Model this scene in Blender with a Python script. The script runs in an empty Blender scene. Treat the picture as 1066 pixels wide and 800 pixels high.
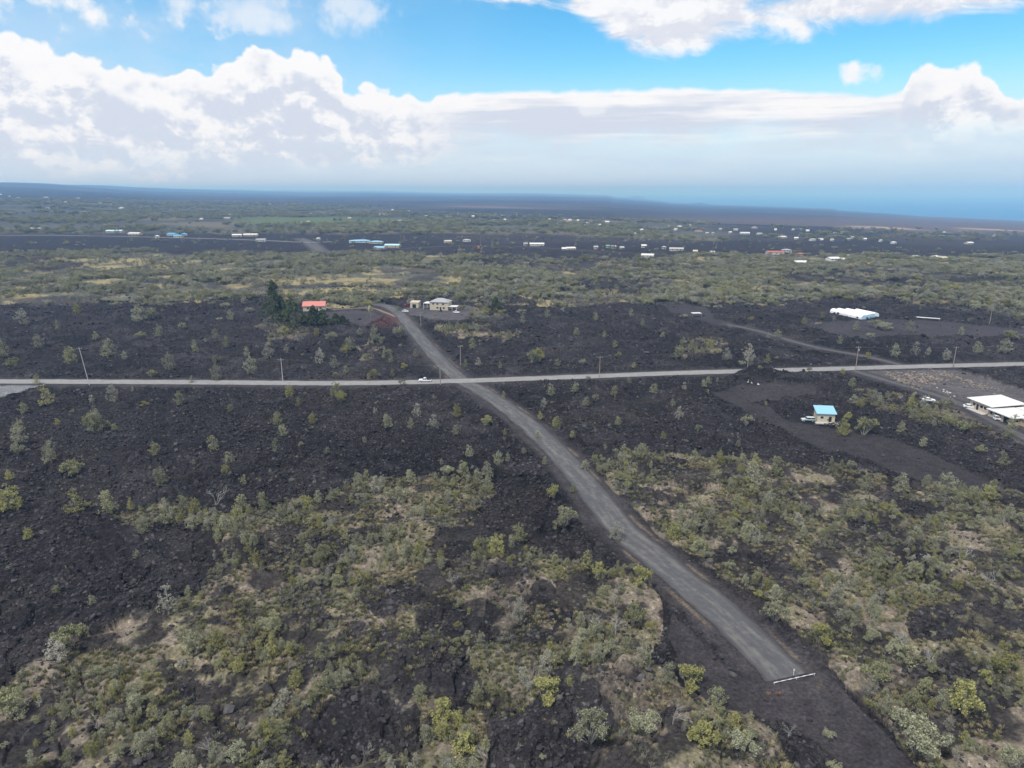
import bpy, math, random
import numpy as np
from mathutils import Vector, Matrix
random.seed(7); RNG = np.random.default_rng(11)
R = math.radians
sc = bpy.context.scene
col = sc.collection
# ---------------------------------------------------------------- camera
F = 733.0; CX, CY = 533.0, 400.0; YH = 197.5; H = 80.0
PITCH = math.atan((CY - YH) / F)
cp, sp = math.cos(PITCH), math.sin(PITCH)
cam = bpy.data.cameras.new('camera'); co = bpy.data.objects.new('camera', cam); col.objects.link(co)
co.location = (0, 0, H); co.rotation_euler = (math.pi / 2 - PITCH, 0, 0)
cam.sensor_width = 36; cam.lens = 36 * F / 1066; cam.clip_start = 0.5; cam.clip_end = 400000
sc.camera = co

def project(x, y, z):
    dz = z - H
    fwd = np.maximum(y * cp - dz * sp, 1e-3)
    up = y * sp + dz * cp
    return CX + F * x / fwd, CY - F * up / fwd

def raydir(px, py):
    a = (px - CX) / F; b = (CY - py) / F
    return np.array([a, cp + b * sp, -sp + b * cp])

def azel(px, py):
    d = raydir(px, py); return math.atan2(d[0], d[1]), math.atan2(d[2], math.hypot(d[0], d[1]))

# ---------------------------------------------------------------- noise
def _h(ix, iy, s):
    n = (ix.astype(np.int64) * 374761393 + iy.astype(np.int64) * 668265263 + s * 1442695041) & 0xffffffff
    n = ((n ^ (n >> 13)) * 1274126177) & 0xffffffff
    n = (n ^ (n >> 16)) & 0xffffffff
    return n / 4294967295.0
def vn(x, y, s=0):
    x = np.asarray(x, float); y = np.asarray(y, float)
    ix = np.floor(x); iy = np.floor(y); fx = x - ix; fy = y - iy
    fx = fx * fx * (3 - 2 * fx); fy = fy * fy * (3 - 2 * fy)
    a = _h(ix, iy, s); b = _h(ix + 1, iy, s); c = _h(ix, iy + 1, s); d = _h(ix + 1, iy + 1, s)
    return (a + (b - a) * fx) * (1 - fy) + (c + (d - c) * fx) * fy
def fbm(x, y, sc_, o=4, s=0):
    t = 0; a = .5; n = 0; x = np.asarray(x) / sc_; y = np.asarray(y) / sc_
    for i in range(o):
        t = t + a * vn(x, y, s + i * 17); n += a; a *= .5
        x, y = (x * 1.6 - y * 1.2) + 3.1, (x * 1.2 + y * 1.6) + 7.7
    return t / n
def ss(a, b, v):
    t = np.clip((v - a) / (b - a), 0, 1); return t * t * (3 - 2 * t)

# ---------------------------------------------------------------- far terrain
def _end(px, py, zend=None, rend=None):
    az, el = azel(px, py)
    if zend is not None: return az, (zend - H) / math.tan(el), zend
    return az, rend, H + rend * math.tan(el)
ends = [_end(-300, 184, rend=12000), _end(0, 190, rend=12500), _end(50, 191, rend=14000), _end(110, 193.4, rend=18000), _end(180, 196, rend=24000),
        _end(320, 199, rend=31000), _end(390, 199.4, rend=32000), _end(460, 200.8, rend=34000), _end(560, 201.2, rend=37000)]
for px, py in [(632, 202.8), (640, 205), (665, 207), (700, 211), (740, 213.3), (800, 215), (850, 217), (868, 217.6), (872, 219), (900, 221), (960, 225.4), (1066, 230), (1400, 243)]:
    ends.append(_end(px, py, zend=-250))
EA = np.array([e[0] for e in ends]); ER = np.array([e[1] for e in ends]); EZ = np.array([e[2] for e in ends])
SEA = -250.0
def zfar(x, y):
    r = np.hypot(x, y); az = np.arctan2(x, y)
    re = np.interp(az, EA, ER); ze = np.interp(az, EA, EZ)
    t = np.clip((r - 900) / (re - 900), 0, 1)
    z = ze * t
    z = z + ss(1500, 9000, r) * (1 - ss(.94, 1.0, t) * (ze < -200)) * (fbm(x, y, 2600, 4, 5) - .5) * np.minimum(40 + r * .0012, 80) * np.where(az < .1, 1, .35)
    over = np.clip((r - re) / 600, 0, 1)
    z = z * (1 - over) + over * -262
    # cinder cones near the coast
    for px, py, hh, w in ((664, 208, 120, 420), (729, 214.5, 40, 300)):
        a, e = azel(px, py); rr = (SEA - H) / math.tan(e) * .97
        d = np.hypot(x - rr * math.sin(a), y - rr * math.cos(a))
        z = z + hh * np.clip(1 - d / w, 0, 1) ** 1.2
    return z

_t = np.geomspace(60, 60000, 3000)
def ground(px, py):
    d = raydir(px, py); P = _t[:, None] * d[None]
    zz = zfar(P[:, 0], P[:, 1]); g = P[:, 2] + H - zz
    k = np.argmax(g < 0)
    if g[k] >= 0: k = len(_t) - 1
    if k == 0: k = 1
    f = g[k - 1] / (g[k - 1] - g[k]); t = _t[k - 1] + f * (_t[k] - _t[k - 1])
    return Vector((d[0] * t, d[1] * t))

# ---------------------------------------------------------------- layout (photo outlines of the land cover, dropped onto the ground)
def pip(px, py, poly):
    poly = np.array(poly, float); out = np.zeros(px.shape, bool)
    m = (px >= poly[:, 0].min()) & (px <= poly[:, 0].max()) & (py >= poly[:, 1].min()) & (py <= poly[:, 1].max())
    if not m.any(): return out
    x = px[m]; y = py[m]; c = np.zeros(x.shape, bool); n = len(poly)
    for i in range(n):
        x0, y0 = poly[i]; x1, y1 = poly[(i + 1) % n]
        if y0 == y1: continue
        k = ((y0 > y) != (y1 > y)) & (x < (x1 - x0) * (y - y0) / (y1 - y0) + x0)
        c ^= k
    out[m] = c; return out
SCRUB = [ # (polygon, density)
 ([(-300,800),(-60,740),(0,722),(60,676),(120,648),(150,632),(205,612),(232,580),(228,556),(180,548),(128,546),(110,530),(150,524),(215,530),(270,532),(330,524),(372,502),(430,494),(500,498),(520,515),(492,535),(520,552),(570,585),(640,598),(668,590),(690,640),(668,690),(700,712),(760,740),(810,770),(830,800),(830,1000),(-300,1000)], 1.0),
 ([(610,478),(665,468),(720,478),(770,474),(830,484),(900,494),(985,500),(1066,512),(1400,540),(1400,1000),(965,1000),(950,800),(915,742),(870,700),(838,672),(762,606),(700,566),(655,530),(625,500)], 1.0),
 ([(-400,262),(0,264),(120,262),(200,266),(330,263),(420,265),(560,269),(700,268),(780,266),(900,267),(1066,268),(1400,269),(1400,345),(1066,334),(960,320),(870,312),(820,316),(720,318),(640,316),(560,320),(470,312),(400,312),(380,322),(330,318),(280,308),(200,316),(120,314),(60,318),(-400,320)], .9),
 ([(470,322),(510,318),(530,330),(500,336)], .5),
 ([(462,342),(500,340),(535,350),(525,356),(470,350)], .9),
 ([(370,360),(395,356),(412,372),(380,374)], .8),
 ([(700,356),(745,350),(755,366),(705,372)], .8),
 ([(885,408),(985,412),(1066,448),(1066,462),(960,440),(890,420)], .55),
 ([(270,330),(330,338),(330,350),(280,350)], .5),
]
DARKIN = [ # bare lava inside the scrub
 [(295,585),(330,560),(372,560),(360,580),(312,600)],
 [(500,520),(600,500),(640,570),(600,590),(555,580),(520,545)],
 [(505,600),(560,595),(600,640),(560,680),(500,660)],
 [(360,700),(480,660),(500,720),(470,770),(360,800),(300,790)],
 [(510,760),(560,730),(580,700),(700,690),(740,740),(640,760),(620,790),(540,1000),(500,1000)],
 [(945,640),(1040,632),(1060,650),(1000,672),(945,664)],
 [(930,690),(1000,680),(1040,740),(990,752),(940,730)],
 [(860,555),(930,550),(960,585),(890,590)],
 [(350,600),(420,600),(470,640),(400,640)],
 [(480,262),(560,268),(700,268),(730,280),(640,286),(540,280),(480,280)],
 [(780,284),(900,280),(1066,288),(1300,300),(1300,312),(1066,300),(960,302),(860,296)],
 [(860,312),(960,304),(1066,322),(1066,338),(940,326)],
 [(420,310),(520,308),(560,312),(560,320),(480,322),(430,322)],
 [(0,262),(50,268),(100,280),(60,288),(0,282)],
 [(560,296),(640,292),(700,300),(640,306)],
]
CINDER = [ # graded smooth ground
 ([(835,337),(900,334),(955,333),(1066,344),(1300,356),(1300,362),(1066,351),(985,350),(925,352),(880,354),(858,345)], (.050,.045,.050)),
 ([(742,410),(770,402),(800,400),(850,400),(848,412),(800,418),(765,420)], (.045,.041,.043)),
 ([(765,418),(800,422),(825,438),(870,446),(905,450),(960,470),(1050,506),(1030,514),(960,500),(905,478),(860,470),(820,448),(780,430)], (.040,.036,.038)),
 ([(893,385),(1000,386),(1066,408),(1200,440),(1200,500),(1066,462),(1048,448),(1010,436),(985,420),(950,408),(915,396)], (.098,.090,.092)),
 ([(404,324),(440,318),(490,318),(496,326),(480,334),(455,332),(430,330)], (.085,.080,.085)),
 ([(330,326),(385,324),(402,332),(385,338),(340,334)], (.06,.055,.06)),
 ([(688,316),(735,320),(745,332),(770,338),(750,340),(700,326)], (.045,.042,.046)),
 ([(-80,401),(50,401),(30,406),(0,414),(-80,430)], (.19,.19,.20)),
 ([(700,640),(760,700),(800,720),(850,705),(870,708),(905,745),(955,800),(990,1000),(900,1000),(885,800),(825,758),(740,735),(705,700),(690,660)], (.042,.038,.040)),
 ([(845,520),(850,520),(850,521)], (.05,.05,.05)),
 ([(0,0),(1,0),(1,1)], (.05,.05,.05)),
]
TAN = [ # dry grass and pahoehoe with warm tone
 [(230,295),(330,285),(420,285),(420,305),(300,310),(230,306)],
 [(90,270),(200,268),(210,285),(100,284)],
 [(380,520),(440,500),(500,502),(480,530),(400,545),(350,540)],
 [(290,545),(380,545),(350,575),(280,575)],
 [(60,700),(200,640),(330,600),(350,640),(200,690),(120,740),(60,770)],
 [(500,690),(600,660),(600,720),(520,740)],
 [(980,680),(1066,690),(1200,700),(1200,900),(1066,800),(1000,770),(1040,740)],
 [(760,560),(880,540),(900,620),(800,610)],
 [(470,345),(535,350),(520,354),(470,350)],
 [(530,310),(600,312),(580,318),(520,322)],
 [(0,600),(1,600),(1,601)],
]
def P3(px, py):
    g = ground(px, py); return g
# roads in photo outline -> world polylines
def wline(pts): return [ground(a, b) for a, b in pts]
MAIN = wline([(-260,398),(-100,397.6),(0,397.5),(200,398.3),(320,399.3),(400,398.8),(470,397.2),(540,394.9),(624,391.8),(700,388.9),(850,384.8),(950,382),(1066,379.3),(1300,374.5)])
SIDE = wline([(820,705.5),(753,640),(672,572),(643,546),(585,476),(537,432),(499,406),(481,396.5),(461,379),(441,356.5),(427,340),(415,326.5),(404,319.5),(391,317)])
DRIVE = wline([(889,386.5),(925,397),(960,407),(1000,421),(1040,442),(1090,468)])
TRACK = wline([(757,338),(790,345),(830,357),(865,365),(900,371),(937,380)])
REDTRK = wline([(346,322.5),(385,321),(402,326),(412,330)])
FARROAD = wline([(-60,246),(40,245.3),(150,247),(255,250),(318,252.6),(345,252)])
GRAVEL = wline([(311,248.6),(320,252),(328,257),(334,262.5)])
FAR2 = wline([(345,262),(420,259),(480,256),(540,257),(620,262),(700,266)])
ROADS = [(MAIN, 7.6, 1.), (SIDE, 8.2, 1.), (DRIVE, 5.5, .3), (TRACK, 4.5, .2), (REDTRK, 4, .1), (FARROAD, 10, 0), (GRAVEL, 24, 0), (FAR2, 8, 0)]
def dline(x, y, pts, far=400):
    d = np.full(x.shape, 1e9)
    for a, b in zip(pts[:-1], pts[1:]):
        vx, vy = b.x - a.x, b.y - a.y; L = vx * vx + vy * vy
        t = np.clip(((x - a.x) * vx + (y - a.y) * vy) / L, 0, 1)
        d = np.minimum(d, np.hypot(x - a.x - t * vx, y - a.y - t * vy))
    return d

def cover(x, y):
    z = zfar(x, y); r = np.hypot(x, y)
    amp = .018 * r
    wx = x + amp * 2 * (fbm(x, y, 14 + 0, 3, 31) - .5) * 1.0; wy = y + amp * 3 * (fbm(x, y, 14, 3, 47) - .5)
    wx += (r > 400) * amp * 2 * (fbm(x, y, 70, 3, 81) - .5); wy += (r > 400) * amp * 3 * (fbm(x, y, 70, 3, 87) - .5)
    px, py = project(wx, wy, z); qx, qy = project(x, y, z)
    scrub = np.zeros(x.shape)
    for p, d in SCRUB: scrub = np.maximum(scrub, pip(px, py, p) * d)
    ragged = ss(.40, .56, fbm(x, y, 10, 4, 401))
    for p in DARKIN: scrub = np.where(pip(px, py, p), scrub * (.06 + .5 * (ragged > .8)), scrub)
    hole = ss(.60, .66, fbm(x, y, 13, 4, 411)) * (r < 420); scrub = scrub * (1 - .85 * hole)
    # far bands
    n1 = fbm(x, y, 420, 4, 91)
    farveg = np.clip(ss(248, 242, py) + .0, 0, 1) * 1.0
    farveg = ss(np.interp(px, [560, 720], [244.5, 253]), np.interp(px, [560, 720], [242.5, 250]), py) * np.where(px > 760, .55, 1)
    low = np.interp(px, [-200, 0, 200, 400, 560, 700, 900, 1066, 1300], [205, 207, 209, 216, 225, 231, 238, 243, 243])
    farveg *= ss(low - 1.5, low + 2.5, py) * (.15 + .85 * ss(.37, .50, fbm(x * .55, y * .3, 330, 4, 421)))
    scrub = np.where(py < 256, farveg, scrub)
    cin = np.zeros(x.shape); cc = np.zeros(x.shape + (3,))
    for p, c in CINDER:
        m = pip(.5 * (px + qx), .5 * (py + qy), p); cin = np.where(m, 1., cin); cc[m] = c
    tan = np.zeros(x.shape)
    for p in TAN: tan = np.maximum(tan, pip(px, py, p) * 1.)
    flat = cin.copy() * .93; road = np.zeros(x.shape)
    m = r < 2200
    for pts, w, sh in ROADS:
        d = np.full(x.shape, 1e9); d[m] = dline(x[m], y[m], pts)
        flat = np.maximum(flat, 1 - ss(w / 2 + 1.5, w / 2 + 5.5, d)); road = np.maximum(road, (1 - ss(w / 2 + .8, w / 2 + 3.5, d)))
    return dict(px=qx, py=qy, z=z, r=r, scrub=scrub, cin=cin, cc=cc, tan=tan, flat=flat, road=road)

RIDGES = [(590,738,9,2.6),(560,775,8,2.2),(655,700,8,2.0),(700,690,6,1.6),(620,720,6,2.2),(960,645,6,1.2),(1010,640,6,1.2),(250,600,6,1.0),(783,391,7.5,4.2),(800,394,6,2.2),(768,396,6,2.0)]
RID = [(ground(a, b), w, h) for a, b, w, h in RIDGES]
PADS = []   # (x, y, radius) level ground under buildings
def relief(x, y, c):
    r = c['r']; near = 1 - ss(500, 900, r); vn_ = 1 - ss(250, 420, r)
    aa = (fbm(x, y, 17, 3, 3) - .5) * 3.0 + (fbm(x, y, 4.5, 3, 9) - .45) * 2.0 * near + (fbm(x, y, 1.3, 2, 12) - .5) * 1.0 * vn_ + .45
    crk = 1 - np.abs(2 * fbm(x, y, 5.5, 3, 77) - 1); aa = aa - .9 * ss(.90, .99, crk) * near + (np.abs(2 * fbm(x, y, 60, 3, 15) - 1) - .3) * 3.2
    ridg = 1 - np.abs(2 * fbm(x, y, 9, 3, 61) - 1)
    crk2 = 1 - np.abs(2 * fbm(x, y, 7, 2, 67) - 1); pa = (fbm(x, y, 28, 3, 23) - .5) * 3.0 + (ss(.72, .98, ridg)) * .9 - .8 * ss(.93, .99, crk2) * near + (fbm(x, y, 2.2, 3, 29) - .5) * .6 * near
    s = np.clip(c['scrub'], 0, 1)
    z = aa * (1 - s) + pa * s
    z = z * (1 - c['flat']) * (1 - ss(900, 1400, r)) + c['flat'] * (fbm(x, y, 5, 3, 71) - .5) * .08 * (1 - c['road'])
    for g, w, h in RID:
        d = np.hypot((x - g.x), (y - g.y)); m = d < w * 1.4
        if m.any():
            b = np.zeros(x.shape); b[m] = np.clip(1 - d[m] / w / (.75 + .6 * fbm(x[m], y[m], 3.5, 3, 99)), 0, 1) ** .8 * h * (.6 + .8 * fbm(x[m], y[m], 1.6, 3, 43))
            z = z + b
    return z
def height(x, y, c=None):
    x = np.atleast_1d(np.asarray(x, float)); y = np.atleast_1d(np.asarray(y, float))
    if c is None: c = cover(x, y)
    z = relief(x, y, c)
    for gx, gy, rad in PADS:
        d = np.hypot(x - gx, y - gy); k = 1 - ss(rad, rad * 1.35 + 1, d); z = z * (1 - k)
    return c['z'] + z - .03
# ---------------------------------------------------------------- materials
MATS = {}
def mat(name, colr=(.5,.5,.5), rough=.85, metal=0, var=.12, scale=2.0, bump=0.0, spec=.3, trans=0):
    if name in MATS: return MATS[name]
    m = bpy.data.materials.new(name); m.use_nodes = True; nt = m.node_tree; N = nt.nodes; L = nt.links
    b = N['Principled BSDF']; b.inputs['Roughness'].default_value = rough; b.inputs['Metallic'].default_value = metal
    b.inputs['Specular IOR Level'].default_value = spec
    tc = N.new('ShaderNodeTexCoord'); no = N.new('ShaderNodeTexNoise'); no.inputs['Scale'].default_value = scale; no.inputs['Detail'].default_value = 6
    L.new(tc.outputs['Object'], no.inputs['Vector'])
    mr = N.new('ShaderNodeMapRange'); mr.inputs[1].default_value = .3; mr.inputs[2].default_value = .7; mr.inputs[3].default_value = 1 - var; mr.inputs[4].default_value = 1 + var
    L.new(no.outputs['Fac'], mr.inputs[0])
    mx = N.new('ShaderNodeVectorMath'); mx.operation = 'SCALE'; mx.inputs[0].default_value = colr
    L.new(mr.outputs[0], mx.inputs['Scale']); L.new(mx.outputs[0], b.inputs['Base Color'])
    if bump:
        bp = N.new('ShaderNodeBump'); bp.inputs['Strength'].default_value = bump; L.new(no.outputs['Fac'], bp.inputs['Height']); L.new(bp.outputs[0], b.inputs['Normal'])
    MATS[name] = m; return m

def leafmat(name, colr, dry, mixd=.25, var=.45):
    m = bpy.data.materials.new(name); m.use_nodes = True; N = m.node_tree.nodes; L = m.node_tree.links
    b = N['Principled BSDF']; b.inputs['Roughness'].default_value = .75; b.inputs['Specular IOR Level'].default_value = .15
    g = N.new('ShaderNodeNewGeometry'); oi = N.new('ShaderNodeObjectInfo')
    rp = N.new('ShaderNodeValToRGB'); e = rp.color_ramp.elements
    lo = tuple(c * (1 - var) for c in colr); hi = tuple(min(c * (1 + var), .9) for c in colr)
    e[0].position = 0; e[0].color = lo + (1,); e[1].position = 1 - mixd; e[1].color = hi + (1,)
    n = e.new(1); n.color = tuple(dry) + (1,)
    L.new(g.outputs['Random Per Island'], rp.inputs[0])
    mr = N.new('ShaderNodeMapRange'); mr.inputs[3].default_value = .72; mr.inputs[4].default_value = 1.22; L.new(oi.outputs['Random'], mr.inputs[0])
    mx = N.new('ShaderNodeVectorMath'); mx.operation = 'SCALE'; L.new(rp.outputs[0], mx.inputs[0]); L.new(mr.outputs[0], mx.inputs['Scale'])
    L.new(mx.outputs[0], b.inputs['Base Color'])
    MATS[name] = m; return m

# ---------------------------------------------------------------- mesh helpers
def mesh_np(name, V, faces_flat, nper, m, parent=None, loc=(0,0,0), rz=0, link=True, smooth=False):
    me = bpy.data.meshes.new(name); V = np.asarray(V, np.float32); nf = len(faces_flat) // nper
    me.vertices.add(len(V)); me.vertices.foreach_set('co', V.ravel())
    me.loops.add(len(faces_flat)); me.loops.foreach_set('vertex_index', np.asarray(faces_flat, np.int32))
    me.polygons.add(nf); me.polygons.foreach_set('loop_start', np.arange(0, nf * nper, nper, dtype=np.int32))
    me.polygons.foreach_set('loop_total', np.full(nf, nper, np.int32))
    if smooth: me.polygons.foreach_set('use_smooth', np.ones(nf, bool))
    me.update(calc_edges=True)
    if m: me.materials.append(m)
    o = bpy.data.objects.new(name, me)
    if link: col.objects.link(o)
    o.location = loc; o.rotation_euler = (0, 0, rz)
    if parent: o.parent = parent
    return o

class MB:
    def __init__(s): s.v = []; s.f = []
    def add(s, vs, fs):
        k = len(s.v); s.v += [tuple(v) for v in vs]; s.f += [tuple(i + k for i in f) for f in fs]; return s
    def box(s, x0, x1, y0, y1, z0, z1):
        return s.add([(x0,y0,z0),(x1,y0,z0),(x1,y1,z0),(x0,y1,z0),(x0,y0,z1),(x1,y0,z1),(x1,y1,z1),(x0,y1,z1)],
                     [(3,2,1,0),(4,5,6,7),(0,1,5,4),(1,2,6,5),(2,3,7,6),(3,0,4,7)])
    def tube(s, a, b, r0, r1, n=8):
        a = Vector(a); b = Vector(b); d = (b - a).normalized(); u = d.orthogonal().normalized(); w = d.cross(u)
        vs = [a + (u * math.cos(t) + w * math.sin(t)) * r0 for t in [2 * math.pi * i / n for i in range(n)]]
        vs += [b + (u * math.cos(t) + w * math.sin(t)) * r1 for t in [2 * math.pi * i / n for i in range(n)]]
        return s.add(vs, [(i, (i + 1) % n, n + (i + 1) % n, n + i) for i in range(n)] + [tuple(range(n))[::-1], tuple(range(n, 2 * n))])
    def prism(s, prof, y0, y1):   # profile in x,z extruded along y
        n = len(prof)
        return s.add([(x, y0, z) for x, z in prof] + [(x, y1, z) for x, z in prof],
                     [tuple(range(n)), tuple(range(2 * n - 1, n - 1, -1))] + [((i + 1) % n, i, n + i, n + (i + 1) % n) for i in range(n)])
    def build(s, name, m, parent=None, loc=(0,0,0), rz=0, bevel=0, smooth=False):
        me = bpy.data.meshes.new(name); me.from_pydata(s.v, [], s.f); me.update()
        if smooth:
            for p in me.polygons: p.use_smooth = True
        me.materials.append(m); o = bpy.data.objects.new(name, me); col.objects.link(o); o.location = loc; o.rotation_euler = (0, 0, rz)
        if parent: o.parent = parent
        if bevel:
            b = o.modifiers.new('bevel', 'BEVEL'); b.width = bevel; b.segments = 2; b.limit_method = 'ANGLE'
        return o
def tag(o, label=None, cat=None, group=None, kind=None):
    if label: o['label'] = label
    if cat: o['category'] = cat
    if group: o['group'] = group
    if kind: o['kind'] = kind
    return o
def empty(name, loc, rz=0):
    o = bpy.data.objects.new(name, None); col.objects.link(o); o.location = loc; o.rotation_euler = (0, 0, rz); o.empty_display_size = .5; return o
def copy_tree(o):
    c = o.copy(); col.objects.link(c)
    for ch in [k for k in KIDS.get(o.name, [])]:
        d = ch.copy(); col.objects.link(d); d.parent = c
        for g in KIDS.get(ch.name, []):
            q = g.copy(); col.objects.link(q); q.parent = d
    return c
KIDS = {}
def reg(o):   # remember children for quick copying
    for k in [k for k in col.objects if k.parent is o]:
        KIDS.setdefault(o.name, []).append(k)
        for g in [g for g in col.objects if g.parent is k]: KIDS.setdefault(k.name, []).append(g)

# ---------------------------------------------------------------- terrain
def ground_mat():
    m = bpy.data.materials.new('lava_ground'); m.use_nodes = True; nt = m.node_tree; N = nt.nodes; L = nt.links
    b = N['Principled BSDF']; b.inputs['Roughness'].default_value = .95; b.inputs['Specular IOR Level'].default_value = .12
    at = N.new('ShaderNodeAttribute'); at.attribute_name = 'cover'
    rk = N.new('ShaderNodeAttribute'); rk.attribute_name = 'rocky'
    g = N.new('ShaderNodeNewGeometry')
    def noise(scale, det, ro=.6):
        n = N.new('ShaderNodeTexNoise'); n.inputs['Scale'].default_value = scale; n.inputs['Detail'].default_value = det; n.inputs['Roughness'].default_value = ro
        L.new(g.outputs['Position'], n.inputs['Vector']); return n
    def mr(src, a, b_, c, d):
        q = N.new('ShaderNodeMapRange'); q.inputs[1].default_value = a; q.inputs[2].default_value = b_; q.inputs[3].default_value = c; q.inputs[4].default_value = d
        L.new(src, q.inputs[0]); return q.outputs[0]
    def mul(a, b_, op='MULTIPLY'):
        q = N.new('ShaderNodeMath'); q.operation = op
        for i, s in enumerate((a, b_)):
            if isinstance(s, (int, float)): q.inputs[i].default_value = s
            else: L.new(s, q.inputs[i])
        return q.outputs[0]
    n1 = noise(1.6, 5, .7); n2 = noise(.35, 4); vo = N.new('ShaderNodeTexVoronoi'); vo.inputs['Scale'].default_value = 1.5; L.new(g.outputs['Position'], vo.inputs['Vector'])
    sepc = N.new('ShaderNodeSeparateColor'); L.new(vo.outputs['Color'], sepc.inputs[0])
    a = mr(n1.outputs['Fac'], .32, .68, .5, 1.5); bb = mr(n2.outputs['Fac'], .35, .65, .78, 1.22)
    # pale clinker faces, only on rocky ground
    sp_ = mr(sepc.outputs[0], .86, 1.0, 0, 1.6); spk = mul(sp_, rk.outputs['Fac']); spk1 = mul(spk, 1.0, 'ADD')
    f = mul(mul(a, bb), spk1)
    mx = N.new('ShaderNodeVectorMath'); mx.operation = 'SCALE'; L.new(at.outputs['Color'], mx.inputs[0]); L.new(f, mx.inputs['Scale']); L.new(mx.outputs[0], b.inputs['Base Color'])
    hgt = mul(n1.outputs['Fac'], mul(vo.outputs['Distance'], -.55), 'ADD')
    bp = N.new('ShaderNodeBump'); bp.inputs['Distance'].default_value = .9; L.new(hgt, bp.inputs['Height'])
    st = mr(rk.outputs['Fac'], 0, 1, .12, .95); L.new(st, bp.inputs['Strength'])
    L.new(bp.outputs[0], b.inputs['Normal'])
    return m

def lerp3(a, b, t): return a + (np.asarray(b)[None, :] - a) * t[:, None]
def surface_colour(x, y, c):
    n = len(x); r = c['r']; px, py = c['px'], c['py']
    big = fbm(x, y, 38, 4, 101); med = fbm(x, y, 9, 4, 111); sm = fbm(x, y, 3.2, 3, 121)
    A = np.tile(np.array([.0275, .0252, .0265]), (n, 1)) * (.55 + .95 * big)[:, None]
    A *= (.72 + .56 * fbm(x, y, 95, 3, 107))[:, None]
    A = lerp3(A, (.062, .057, .060), ss(.54, .72, med) * .6)
    A = lerp3(A, (.052, .044, .040), ss(.56, .72, fbm(x, y, 22, 3, 131)) * .3)
    # scrub ground
    S = np.tile(np.array([.042, .037, .034]), (n, 1)) * (.6 + .8 * med)[:, None]
    S = lerp3(S, (.215, .180, .140), ss(.46, .56, fbm(x, y, 7.5, 4, 141) + c['tan'] * .09) * .85)
    S = lerp3(S, (.170, .155, .095), ss(.52, .66, fbm(x, y, 5, 4, 151) + c['tan'] * .05) * .72)
    S = lerp3(S, (.026, .024, .025), ss(.49, .57, fbm(x, y, 8, 5, 161) - c['tan'] * .08) * .9)
    mid = ss(400, 500, r)
    M_ = np.tile(np.array([.105, .105, .078]), (n, 1)) * (.6 + .8 * med)[:, None]
    M_ = lerp3(M_, (.30, .25, .13), ss(.50, .62, fbm(x, y, 26, 4, 171) + c['tan'] * .14 - .02) * .8)
    M_ = lerp3(M_, (.045, .042, .045), ss(.52, .62, fbm(x, y, 40, 4, 181) - c['tan'] * .1) * .8)
    S = S * (1 - mid)[:, None] + M_ * mid[:, None]
    C = A + (S - A) * np.clip(c['scrub'] * 1.15, 0, 1)[:, None]
    # far country
    fx = ss(262, 254, py)
    low = np.interp(px, [-200, 0, 200, 400, 560, 700, 900, 1066, 1300], [205, 207, 209, 216, 225, 232, 236, 240, 240])
    FV = np.tile(np.array([.070, .072, .062]), (n, 1)) * (.55 + .9 * fbm(x, y, 130, 4, 191))[:, None]
    FV = lerp3(FV, (.16, .135, .085), ss(.56, .66, fbm(x, y, 240, 4, 201)) * .6)
    g1 = ss(225, 228, py) * ss(236, 231, py) * ss(230, 270, px) * ss(460, 380, px)
    FV = lerp3(FV, (.10, .15, .035), g1 * .6)
    far = ss(1500, 3200, r)
    FD = np.tile(np.array([.040, .042, .046]), (n, 1)) * (.6 + .8 * fbm(x, y, 600, 4, 211))[:, None]
    FD = lerp3(FD, (.11, .09, .085), ss(.56, .66, fbm(x, y, 900, 4, 221)) * .35)
    # open brown country in front of the coast
    bb = ss(500, 720, px) * ss(222, 230, py) * ss(248, 240, py)
    FD = lerp3(FD, (.105, .085, .082), bb * .7)
    t2 = ss(860, 900, px) * ss(.46, .6, fbm(x, y, 300, 4, 231)) * np.exp(-((py - (236.5 + (px - 870) * .018)) / 1.7) ** 2)
    FD = lerp3(FD, (.36, .28, .20), t2 * .8)
    t3 = ss(330, 380, px) * ss(620, 500, px) * ss(.45, .52, fbm(x, y, 900, 3, 241)) * np.exp(-((py - (211 + (px - 350) * .03)) / .9) ** 2)
    FD = lerp3(FD, (.22, .17, .14), t3 * .5)
    base = lerp3(FD * 0 + np.array([.030, .028, .032]), (.05, .045, .045), ss(.5, .65, fbm(x, y, 200, 3, 251)) * .7)
    isfar = py < 243
    FF = np.where((far > .5)[:, None], FD, base)
    wv = np.clip(c['scrub'], 0, 1)[:, None]
    FF = FF * (1 - wv) + FV * wv
    dk = (px > 560) & (py > 250) & (py < 268)
    FF = np.where(dk[:, None] & (wv < .3), base, FF)
    C = C * (1 - fx)[:, None] + FF * fx[:, None]
    # graded cinder and road shoulders
    k = (c['cin'] * .92)[:, None]; C = C * (1 - k) + c['cc'] * (.75 + .5 * med)[:, None] * k
    sh = np.tile(np.array([.052, .047, .049]), (n, 1)) * (.7 + .6 * sm)[:, None]
    k = (c['road'] * (r < 2000) * .9)[:, None]; C = C * (1 - k) + sh * k
    d = np.full(n, 1e9); m = r < 700; d[m] = dline(x[m], y[m], SIDE)
    k = (np.exp(-((d - 4.9) / .5) ** 2) * ss(.50, .70, fbm(x, y, 8, 4, 261)))[:, None] * .5; C = C * (1 - k) + np.array([.20, .155, .105]) * k
    # red cinder by the red-roofed house
    g0 = ground(404, 334); d = np.hypot(x - g0.x, (y - g0.y) * .4)
    k = (np.exp(-(d / 8) ** 2) * .7)[:, None]; C = C * (1 - k) + np.array([.12, .045, .04]) * k
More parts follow.
